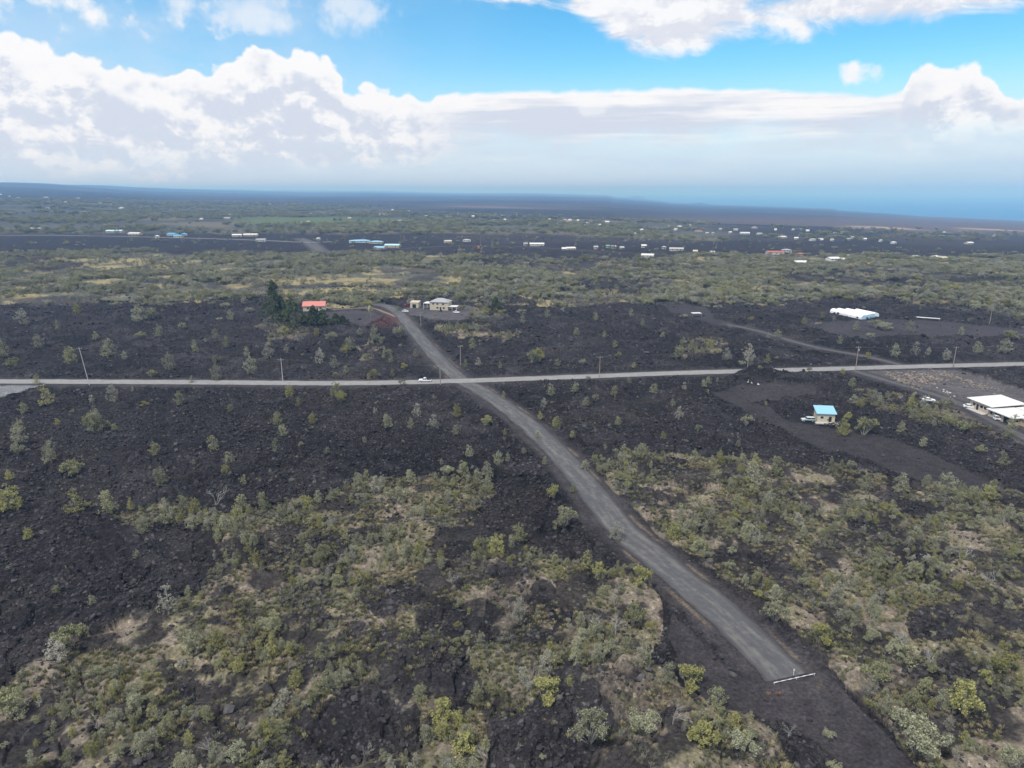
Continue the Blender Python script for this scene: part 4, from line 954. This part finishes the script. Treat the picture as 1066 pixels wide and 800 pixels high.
evergreen(327, 339, 19, .85, 'dark evergreen directly in front of the red-roofed house', 3); evergreen(337, 338.5, 15, 1.0, 'low evergreen in front of the right end of the red-roofed house', 4); evergreen(350, 338, 11, 1.1, 'low dark green evergreen just right of the red-roofed house', 5); evergreen(357, 338.5, 9, 1.2, 'smallest rounded evergreen farthest right of the house', 6); evergreen(516, 325, 16, .8, 'dark green tree right of the two-storey house', 7)
evergreen(294, 333, 24, .6, 'slim evergreen tucked between the two biggest ones', 8)
g = ground(386, 330); e = empty('palm_tree', (g.x, g.y, gz(g))); segs = [((0,0,-.4), (.2,0,7), .22, .16)]; V, f = tubes_np(segs, 8); mesh_np('trunk', V, f, 4, BARK, e)
rng = np.random.default_rng(5); Vs = []
for k in range(22):
    a_ = rng.uniform(0, 6.28); up = rng.uniform(-.2, .9)
    for s in range(8):
        t = s / 8; p0 = np.array([.2 + math.cos(a_) * 2.6 * t, math.sin(a_) * 2.6 * t, 7 + up * 2.2 * t - 2.6 * t * t]); t2 = t + .16; p1 = np.array([.2 + math.cos(a_) * 2.6 * t2, math.sin(a_) * 2.6 * t2, 7 + up * 2.2 * t2 - 2.6 * t2 * t2]); w_ = np.array([-math.sin(a_), math.cos(a_), -.5]) * .4 * (1 - t * .7)
        Vs += [p0 - w_, p1, p0 + w_, p0]
mesh_np('crown', np.array(Vs), np.arange(len(Vs)), 4, HUES['olive'], e); tag(e, 'single palm tree on the tan verge between house and side road', 'palm')

# ---- far houses: (px, py, width px, roof, wall)
FH = []
def fh(ox, s): 
    for t in s.split():
        q = t.split(','); FH.append((ox + float(q[0]) / 5.92, 185 + float(q[1]) / 5.92, (float(q[2]) if len(q) > 2 else 13) / 5.92, q[3] if len(q) > 3 else 'white'))
fh(0, "5,103 113,126,18 285,122,25 350,133,22 403,151 247,174,10 482,127,15 551,146 618,157 747,188,25 888,145,18 910,148,10 993,163,20 1018,146 295,190,20 190,320,40 247,320,12 710,334,78,pale 835,350,58 970,368,15 665,143,10 60,115,10")
fh(160, "45,162,22 70,147 325,210,22 295,258,22 553,176,15 640,178,60,rust 627,198 697,199 720,163 793,222 793,188 820,188 935,175 960,176 975,176 1045,193,22 487,230,40,grey 450,252,40,grey 955,275,30 910,280,10 345,176,9 245,187,22,grey 118,353,48,blue 155,366,42,blue 190,354,32,blue 600,357,75 515,360,50 662,390,50,grey 1018,382,15")
fh(320, "105,193,25 135,190 195,200 245,200 308,197 408,216,25 465,228,40 260,252,25 582,270,60 525,199 617,208,35 690,198 735,238,25 805,257 870,244,35 920,210 930,225 865,398,42,beige 982,390,45 70,382,14 322,400,118,lblue 425,402,75,lblue 448,436,62,lblue 527,425,88,pale 20,220,20 660,225,14")
fh(480, "75,240,20 150,225 250,235,22 270,262 110,290 155,267 200,265 425,290,25 490,288 590,290 640,262,30 670,262,30 620,272 655,274,35,rust 780,282,30 850,295,30 900,275,30 950,288 1020,323,40,blue 720,266 467,416,85 673,443,55 397,415,20,grey 635,448,18 905,432,20,green 940,437 990,440,30 830,444,30,grey 380,240 345,232 545,258 455,262 765,298")
fh(640, "75,323,30,grey 165,325,20 210,290 398,305,25 375,323,25 435,275 465,293 475,314,20 515,272,12 515,330,40,rust 568,346 605,347 690,341 710,341 745,323,30 800,345,50 890,350,35 860,310,35 925,323 990,323 1040,370,30 600,308 178,436,35 232,422,10 302,440,20 380,445,80 203,488,70 600,467,18 985,470,90,rust 40,438,30 545,513 495,462,30,beige 120,350,12 330,300,12 650,320,12")
fh(800, "40,322 150,323,16 203,322,16 240,330,22 325,341,14 85,370,40 170,378,25 270,387,35 320,387,30 390,388 490,383,25 590,383,25 690,393 770,405,28 200,483,50,rust 395,513,60 450,513,30 195,532,60 900,499,25 1030,500,42 515,372,20,grey 455,342,12 410,345,10 110,460,50,grey 520,492,60,grey")
fh(886, "75,382,20 725,407,36 560,509,40,beige 880,360,16 575,340,16 400,352,12 265,406,24")
seen = []; groups = {}
for px, py, w_, rf in FH:
    if any(abs(px - a) < 1.2 and abs(py - b) < 1.0 for a, b in seen) or (w_ < 2.4 and rf == 'white' and random.random() < .28): continue
    seen.append((px, py))
    g = ground(px, py + .6); rr_ = g.length; W = max(w_ * rr_ / F * (1 if w_ > 6 else .78), 5.5); W = min(W, 60)
    near = rr_ < 1700; kind = random.choice(['gable', 'hip', 'gable']) ; hgt_ = 2.7
    D = min(W * .75, 14) if W > 9 else W * .9
    roof = {'pale': 'bluefilm'}.get(rf, rf); wl = random.choice(['beige', 'tan', 'cream', 'white']) if rf != 'white' else random.choice(['cream', 'beige', 'white'])
    rise = 1.5 if near else 1.8
    if rf == 'white' and random.random() < (.7 if w_ < 3.6 else .35): roof = 'dull'
    wins = [(-W * .28, -D / 2, 1.7, 1.4, 1.2, 0), (W * .05, -D / 2, 1.7, 1.4, 1.2, 0)] if near else ()
    e = house('distant_house', g, W, D, hgt_, random.uniform(-.35, .35) + (math.pi / 2 if False else 0), wl, roof, kind, rise, wins, (W * .3, -D / 2, 1.1, 2.1, 0) if near else None, '', 'house', 'houses scattered over the plain', z=float(height(np.array([g.x]), np.array([g.y]))[0]))
    rn = 'dull pale-roofed' if roof == 'dull' else {'white': 'white-roofed', 'pale': 'pale blue-roofed', 'blue': 'blue-roofed', 'lblue': 'sky-blue-roofed', 'grey': 'grey-roofed', 'rust': 'faded red-roofed', 'green': 'green-roofed', 'beige': 'beige-roofed'}[rf]
    band = ('on the dark band ' if py > 240 else 'in the far woodland ') if px < 560 or py > 246 else ('on the brown plain ' if py < 243 else 'on the dark band ')
    side = ('at far left', 'left of centre', 'left of the blue complex', 'at the centre', 'right of centre', 'at right', 'at far right')[min(6, max(0, int(px / 153)))]
    sz = 'long' if w_ > 6.5 else ('mid-sized' if w_ > 3.2 else 'tiny')
    groups.setdefault((sz, rn, band + side), []).append((px, e))
for (sz, rn, zn), L_ in groups.items():
    L_.sort(key=lambda t: t[0])
    for i, (px, e) in enumerate(L_):
        e['label'] = f'{sz} {rn} house {zn}' if len(L_) == 1 else (f'leftmost {sz} {rn} house {zn}' if i == 0 else (f'rightmost {sz} {rn} house {zn}' if i == len(L_) - 1 else f'{ORD[min(i, 19)]} {sz} {rn} house from left {zn}'))
print('far houses', len(seen))
g = ground(498, 258); e = empty('excavator', (g.x, g.y, gz(g))); MB().box(-2, 2, -1.4, 1.4, 0, .9).build('tracks', M_['rubber'], e); MB().box(-1.8, 1.4, -1.2, 1.2, .92, 2.6).build('body', M_['orange'], e, bevel=.1); MB().tube((1.2, 0, 2.2), (3.6, 0, 4.2), .22, .2, 6).tube((3.6, 0, 4.2), (5, 0, 1.4), .2, .15, 6).build('boom', M_['orange'], e); tag(e, 'orange digger working on the dark band at the centre', 'digger')

# ---------------------------------------------------------------- roads, ground, sea
build_terrain()
MAINM = road_mat('pale_road_surface', (.235,.230,.225), (.27,.265,.255), (1.12, 1.42)); SIDEM = road_mat('worn_gravel_road', (.088,.088,.093), (.155,.148,.138), (1.05, 1.35), (.045,.042,.044)); DRVM = road_mat('cinder_track', (.085,.08,.084), (.12,.115,.115), (.7, 1.3), (.05,.046,.05))
ribbon('road', MAIN, 7.6, MAINM, label='pale straight asphalt road across the lava', z=.10)
ribbon('dead_end_road', SIDE, 8.4, SIDEM, label='worn grey road running from the crossroads to the barrier', z=.06, step=1.5)
ribbon('driveway', DRIVE, 5.2, DRVM, label='dark gravel driveway to the flat-roofed house', z=.05)
ribbon('track', TRACK, 4.5, DRVM, label='cinder track beyond the pale road', z=.05)
ribbon('track', REDTRK, 3.6, road_mat('tan_track', (.22,.17,.12), (.15,.08,.06), (.8, 1.3)), label='tan track to the red-roofed house', z=.05)
ribbon('distant_road', FARROAD, 9, MAINM, label='far pale road on the dark band', z=.3, step=12)
ribbon('distant_road', FAR2, 6, DRVM, label='far gravel road at the centre', z=.3, step=12)
ribbon('distant_track', GRAVEL, 24, DRVM, label='wide far gravel track', z=.25, step=6)
def rockwall(name, pts, w, label): pass
def sea():
    m = bpy.data.materials.new('sea_water'); m.use_nodes = True; N = m.node_tree.nodes; L = m.node_tree.links; b = N['Principled BSDF']
    b.inputs['Base Color'].default_value = (.015,.14,.36,1); b.inputs['Roughness'].default_value = .6; b.inputs['Specular IOR Level'].default_value = .15
    g = N.new('ShaderNodeNewGeometry'); n = N.new('ShaderNodeTexNoise'); n.inputs['Scale'].default_value = .004; n.inputs['Detail'].default_value = 8; L.new(g.outputs['Position'], n.inputs['Vector']); bp = N.new('ShaderNodeBump'); bp.inputs['Strength'].default_value = .3; bp.inputs['Distance'].default_value = 8; L.new(n.outputs['Fac'], bp.inputs['Height']); L.new(bp.outputs[0], b.inputs['Normal'])
    mb = MB(); rr = [5000, 9000, 15000, 25000, 45000, 80000, 125000]; na = 80; vs = []
    for r_ in rr:
        for k in range(na + 1): t = R(-80) + R(160) * k / na; vs.append((r_ * math.sin(t), r_ * math.cos(t), SEA))
    fs = [(j * (na + 1) + k, j * (na + 1) + k + 1, (j + 1) * (na + 1) + k + 1, (j + 1) * (na + 1) + k) for j in range(len(rr) - 1) for k in range(na)]
    o = mb.add(vs, fs).build('sea', m)
    if o.data.polygons[0].normal.z < 0: o.data.flip_normals()
    tag(o, 'blue ocean beyond the far coast', kind='structure')
sea()
# thin headland beyond the bay
mb = MB(); az0, az1 = azel(622, 203)[0], azel(678, 203)[0]; n = 40; D0 = 62000
for k in range(n):
    t0, t1 = az0 + (az1 - az0) * k / n, az0 + (az1 - az0) * (k + 1) / n; h0 = 150 * (1 - k / n) ** .6 * (.8 + .3 * float(vn(k * .4, 1.0))) + 4; h1 = 150 * (1 - (k + 1) / n) ** .6 + 4
    mb.add([(D0 * math.sin(t0), D0 * math.cos(t0), SEA - 2), (D0 * math.sin(t1), D0 * math.cos(t1), SEA - 2), ((D0 + 1500) * math.sin(t1), (D0 + 1500) * math.cos(t1), SEA + h1), ((D0 + 1500) * math.sin(t0), (D0 + 1500) * math.cos(t0), SEA + h0), ((D0 + 4000) * math.sin(t1), (D0 + 4000) * math.cos(t1), SEA - 2), ((D0 + 4000) * math.sin(t0), (D0 + 4000) * math.cos(t0), SEA - 2)], [(0, 1, 2, 3), (3, 2, 4, 5)])
tag(mb.build('headland', mat('headland_rock', (.07,.08,.06), .95)), 'low headland reaching into the sea', kind='structure')

# ---------------------------------------------------------------- air
HZ = dict(dens=1.15e-4, col=(.23,.52,1.0), top=265)
m = bpy.data.materials.new('haze_air'); m.use_nodes = True; N = m.node_tree.nodes; L = m.node_tree.links; N.remove(N['Principled BSDF'])
pv = N.new('ShaderNodeVolumePrincipled'); pv.inputs['Density'].default_value = HZ['dens']; pv.inputs['Color'].default_value = HZ['col'] + (1,); pv.inputs['Absorption Color'].default_value = (.6, .6, .6, 1); pv.inputs['Anisotropy'].default_value = .1
L.new(pv.outputs[0], N['Material Output'].inputs['Volume'])
o = MB().box(-130000, 130000, -20000, 126000, SEA - 14, HZ['top']).build('haze', m); tag(o, 'pale blue air over the far plain', kind='stuff')

# ---------------------------------------------------------------- sky
SUN_EL, SUN_AZ = R(58), R(-140)   # azimuth from +Y clockwise: high behind the left shoulder
w = bpy.data.worlds.new('World'); sc.world = w; w.use_nodes = True; nt = w.node_tree; N = nt.nodes; L = nt.links
bg = N['Background']; w.cycles.sampling_method = 'MANUAL'; w.cycles.sample_map_resolution = 128
def math_(op, a, b=None, c=None, clamp=False):
    q = N.new('ShaderNodeMath'); q.operation = op; q.use_clamp = clamp
    for i, s in enumerate((a, b, c)):
        if s is None: continue
        if isinstance(s, (int, float)): q.inputs[i].default_value = s
        else: L.new(s, q.inputs[i])
    return q.outputs[0]
def sstep(v, a, b):
    q = N.new('ShaderNodeMapRange'); q.interpolation_type = 'SMOOTHSTEP'
    for i, s in ((0, v), (1, a), (2, b)):
        if isinstance(s, (int, float)): q.inputs[i].default_value = s
        else: L.new(s, q.inputs[i])
    return q.outputs[0]
def mixc(f, a, b):
    q = N.new('ShaderNodeMix'); q.data_type = 'RGBA'; L.new(f, q.inputs[0]) if not isinstance(f, (int, float)) else None
    if isinstance(f, (int, float)): q.inputs[0].default_value = f
    for i, s in ((6, a), (7, b)):
        if isinstance(s, tuple): q.inputs[i].default_value = s + (1,)
        else: L.new(s, q.inputs[i])
    return q.outputs[2]
tc = N.new('ShaderNodeTexCoord'); sp3 = N.new('ShaderNodeSeparateXYZ'); L.new(tc.outputs['Generated'], sp3.inputs[0])
AZ = math_('ARCTAN2', sp3.outputs[0], sp3.outputs[1]); EL = math_('ARCSINE', sp3.outputs[2])
AZN = math_('MULTIPLY_ADD', AZ, 1 / 2.0, .5)         # -1..1 rad -> 0..1
def curve(pts, scale=1.0):
    """elevation (rad*4) of an outline against azimuth, from photo outline points"""
    fc = N.new('ShaderNodeFloatCurve'); c = fc.mapping.curves[0]; P = []
    for px, py in pts:
        a, e = azel(px, py); P.append((a / 2 + .5, e * 2))
    P.sort(); P = [(0, P[0][1])] + P + [(1, P[-1][1])]
    while len(c.points) > 2: c.points.remove(c.points[1])
    c.points[0].location = P[0]; c.points[1].location = P[-1]
    for p in P[1:-1]: c.points.new(*p)
    for p in c.points: p.handle_type = 'AUTO_CLAMPED'
    fc.mapping.use_clip = False
    fc.mapping.update(); L.new(AZN, fc.inputs['Value']); return math_('MULTIPLY', fc.outputs[0], .5)
def noise(sx, sy, det, ro=.55, dx=0, dy=0, dist=0):
    cb = N.new('ShaderNodeCombineXYZ'); L.new(math_('MULTIPLY_ADD', AZ, sx, dx), cb.inputs[0]); L.new(math_('MULTIPLY_ADD', EL, sy, dy), cb.inputs[1])
    n = N.new('ShaderNodeTexNoise'); n.noise_dimensions = '2D'; n.inputs['Scale'].default_value = 1; n.inputs['Detail'].default_value = det; n.inputs['Roughness'].default_value = ro; n.inputs['Distortion'].default_value = dist; L.new(cb.outputs[0], n.inputs['Vector']); return n.outputs['Fac'], cb.outputs[0]
def puffs(sx, sy, dx=0, dy=0):
    n, v = noise(sx * .8, sx * .8, 3, .5, dx, dy)
    cb = N.new('ShaderNodeCombineXYZ'); L.new(math_('MULTIPLY_ADD', n, .9, math_('MULTIPLY_ADD', AZ, sx, dx)), cb.inputs[0]); L.new(math_('MULTIPLY_ADD', n, -.7, math_('MULTIPLY_ADD', EL, sy, dy)), cb.inputs[1])
    vo = N.new('ShaderNodeTexVoronoi'); vo.voronoi_dimensions = '2D'; vo.feature = 'SMOOTH_F1'; vo.inputs['Smoothness'].default_value = .35; vo.inputs['Scale'].default_value = 1; L.new(cb.outputs[0], vo.inputs['Vector'])
    if 'Detail' in vo.inputs: vo.inputs['Detail'].default_value = 1.5; vo.inputs['Roughness'].default_value = .55
    return math_('SUBTRACT', .62, vo.outputs['Distance'])
sky = N.new('ShaderNodeTexSky'); sky.sky_type = 'NISHITA'; sky.sun_disc = False; sky.sun_elevation = SUN_EL; sky.sun_rotation = SUN_AZ % (2 * math.pi); sky.altitude = 300; sky.air_density = 1.0; sky.dust_density = .3; sky.ozone_density = 2.0
SKYS = .115
sk = N.new('ShaderNodeHueSaturation'); sk.inputs['Saturation'].default_value = 1.45; sk.inputs['Hue'].default_value = .488; sk.inputs['Value'].default_value = SKYS * 10 * 1.5; L.new(sky.outputs[0], sk.inputs['Color'])
K = 10.0  # background strength is 0.1, so cloud radiances are multiplied by ten here
def C_(r, g, b): return (r * K, g * K, b * K)
blue = sk.outputs[0]
# 1 low cloud bank
TOP = curve([(-60,22),(0,26),(40,36),(75,44),(105,50),(135,62),(170,66),(212,66),(226,52),(245,44),(275,42),(300,48),(325,41),(342,50),(352,68),(362,80),(390,82),(420,90),(450,95),(520,93),(600,91),(700,90),(800,91),(870,94),(925,96),(945,86),(952,64),(975,54),(1005,50),(1035,60),(1046,82),(1066,95),(1130,92)])
BOT = curve([(-60,176),(0,172),(120,172),(200,176),(300,168),(400,166),(440,160),(500,152),(600,148),(700,144),(800,140),(900,140),(1000,138),(1066,136),(1130,136)])
pf, _ = noise(14, 14, 8, .55, 3.3, 1.7); pu = puffs(26, 30, 2.1, 5.2); pu2 = puffs(11, 14, 7.1, 1.2)
xr = math_('MULTIPLY', sstep(AZ, -.16, -.03), sstep(AZ, .52, .46))      # the flat middle of the bank
amp = math_('MULTIPLY_ADD', xr, -.80, 1.0)
edge = math_('MULTIPLY', amp, math_('ADD', math_('MULTIPLY', math_('SUBTRACT', pf, .5), .034), math_('MULTIPLY', math_('SUBTRACT', pu, .3), .022)))
dtop = math_('ADD', math_('SUBTRACT', TOP, EL), edge)      # >0 inside
mtop = sstep(dtop, -.001, .006)
be, _ = noise(9, 26, 7, .6, 8.8, 2.2)
dbot = math_('ADD', math_('SUBTRACT', EL, BOT), math_('MULTIPLY', math_('SUBTRACT', be, .5), .07)); mbot = sstep(dbot, -.035, .028)
bank = math_('MULTIPLY', mtop, mbot)
# shading: puffs lit from above, greyer towards the base
lg, _ = noise(5, 11, 6, .55, 1.3, 9.1); l1, _ = noise(17, 24, 10, .66, 4.4, 3.3); l2, _ = noise(17, 24, 10, .66, 4.4 + .12, 3.3 + .30)
rel = math_('SUBTRACT', l1, l2)
depth = sstep(dtop, .012, .13)
gr = math_('MULTIPLY_ADD', depth, .30, math_('MULTIPLY', math_('SUBTRACT', lg, .47), 1.9)); gr = math_('ADD', gr, math_('MULTIPLY', rel, 4.2)); gr = math_('ADD', gr, math_('MULTIPLY', math_('SUBTRACT', .34, pu2), 1.1))
gr = sstep(math_('MULTIPLY', gr, sstep(dtop, .0, .05)), .02, 1.0)
st, _ = noise(4, 75, 7, .6, 2.2, 6.6); st2, _ = noise(7, 30, 6, .55, 9.2, 1.6)
grf = sstep(math_('ADD', math_('MULTIPLY_ADD', st, 1.1, math_('MULTIPLY', st2, .7)), math_('MULTIPLY', sstep(dtop, .008, .035), .35)), .86, 1.30)
gr = math_('ADD', math_('MULTIPLY', gr, math_('MULTIPLY_ADD', xr, -1.0, 1.0)), math_('MULTIPLY', grf, xr))
bankc = mixc(gr, C_(1.0, 1.0, 1.01), C_(.70, .75, .86))
# 2 haze below the bank, brightest at the horizon
hz = sstep(EL, .125, .01); hz2 = sstep(EL, .0, .05)
wash, _ = noise(6, 40, 6, .6, 2.0, 7.0)
c = mixc(math_('MULTIPLY', sstep(EL, .16, .03), math_('MULTIPLY_ADD', wash, .5, .62), clamp=True), blue, C_(.64, .79, .96))
rightw = sstep(AZ, -.05, .55)
c = mixc(math_('MULTIPLY', sstep(EL, .055, .0), .85), c, mixc(rightw, C_(.68, .82, .97), C_(.50, .72, .97)))
# thin milky veil upper left
vl, _ = noise(3, 6, 6, .6, 5.5, 3.0); veil = math_('MULTIPLY', math_('MULTIPLY', sstep(AZ, .10, -.5), sstep(vl, .15, .70)), .65)
c = mixc(veil, c, C_(.68, .78, .94))
c = mixc(math_('MULTIPLY', bank, 1.0), c, bankc)
# 3 upper sheet
LOW = curve([(-60,-30),(380,-30),(470,-14),(500,4),(540,10),(580,6),(600,18),(630,40),(660,62),(690,66),(720,62),(760,48),(800,44),(860,42),(920,36),(1000,24),(1066,18),(1130,14)])
un, _ = noise(9, 22, 9, .62, 6.1, 4.4, .4); dlow = math_('ADD', math_('SUBTRACT', EL, LOW), math_('MULTIPLY', math_('SUBTRACT', un, .52), .075)); msh = sstep(dlow, -.003, .022)
thin, _ = noise(7, 24, 8, .6, 1.1, 8.4); msh = math_('MULTIPLY', msh, sstep(thin, .10, .36)); msh = math_('MULTIPLY', msh, sstep(AZ, -.20, -.02))
shc = mixc(sstep(math_('ADD', un, math_('MULTIPLY', rel, 1.0)), .36, .66), C_(.76, .79, .88), C_(.97, .98, 1.0)); c = mixc(msh, c, shc)
# 4 wisps
for (ax, ay), (sx, sy), st in (((20,8), (.14,.022), 1.0), ((160,6), (.06,.018), .5), ((290,8), (.12,.022), .45), ((330,22), (.08,.02), .3), ((895,78), (.020,.014), .95), ((618,113), (.02,.010), .5)):
    a, e_ = azel(ax, ay); d2 = math_('ADD', math_('POWER', math_('DIVIDE', math_('ABSOLUTE', math_('SUBTRACT', AZ, a)), sx), 2), math_('POWER', math_('DIVIDE', math_('ABSOLUTE', math_('SUBTRACT', EL, e_)), sy), 2))
    mk = math_('MULTIPLY', sstep(math_('ADD', d2, math_('MULTIPLY', math_('SUBTRACT', pf, .5), 9.0)), 1.3, -.4), st); c = mixc(mk, c, C_(.98, .985, 1.0))
# 5 broken cloud overhead, outside the photograph
on = N.new('ShaderNodeTexNoise'); on.inputs['Scale'].default_value = 3.0; on.inputs['Detail'].default_value = 6; L.new(tc.outputs['Generated'], on.inputs['Vector'])
ov = math_('MULTIPLY', sstep(on.outputs['Fac'], .38, .55), sstep(EL, .30, .48)); c = mixc(ov, c, C_(.86, .87, .90))
L.new(c, bg.inputs['Color']); bg.inputs['Strength'].default_value = 1 / K
sl = bpy.data.lights.new('sun', 'SUN'); sl.energy = 3.3; sl.angle = R(2); sl.color = (1, .96, .90); so = bpy.data.objects.new('sun', sl); col.objects.link(so)
dv = Vector((math.sin(SUN_AZ) * math.cos(SUN_EL), math.cos(SUN_AZ) * math.cos(SUN_EL), math.sin(SUN_EL))); so.rotation_euler = dv.to_track_quat('Z', 'Y').to_euler()
vs = sc.view_settings; vs.view_transform = 'Standard'; vs.look = 'None'; vs.exposure = 0; vs.gamma = 1
sc.render.resolution_x = 1024; sc.render.resolution_y = 768
sc.cycles.volume_bounces = 2
bpy.context.view_layer.update()
import collections
_l = collections.Counter(o.get('label') for o in col.objects if o.parent is None and o.get('label')); print('dup labels', [k for k, v in _l.items() if v > 1][:10])
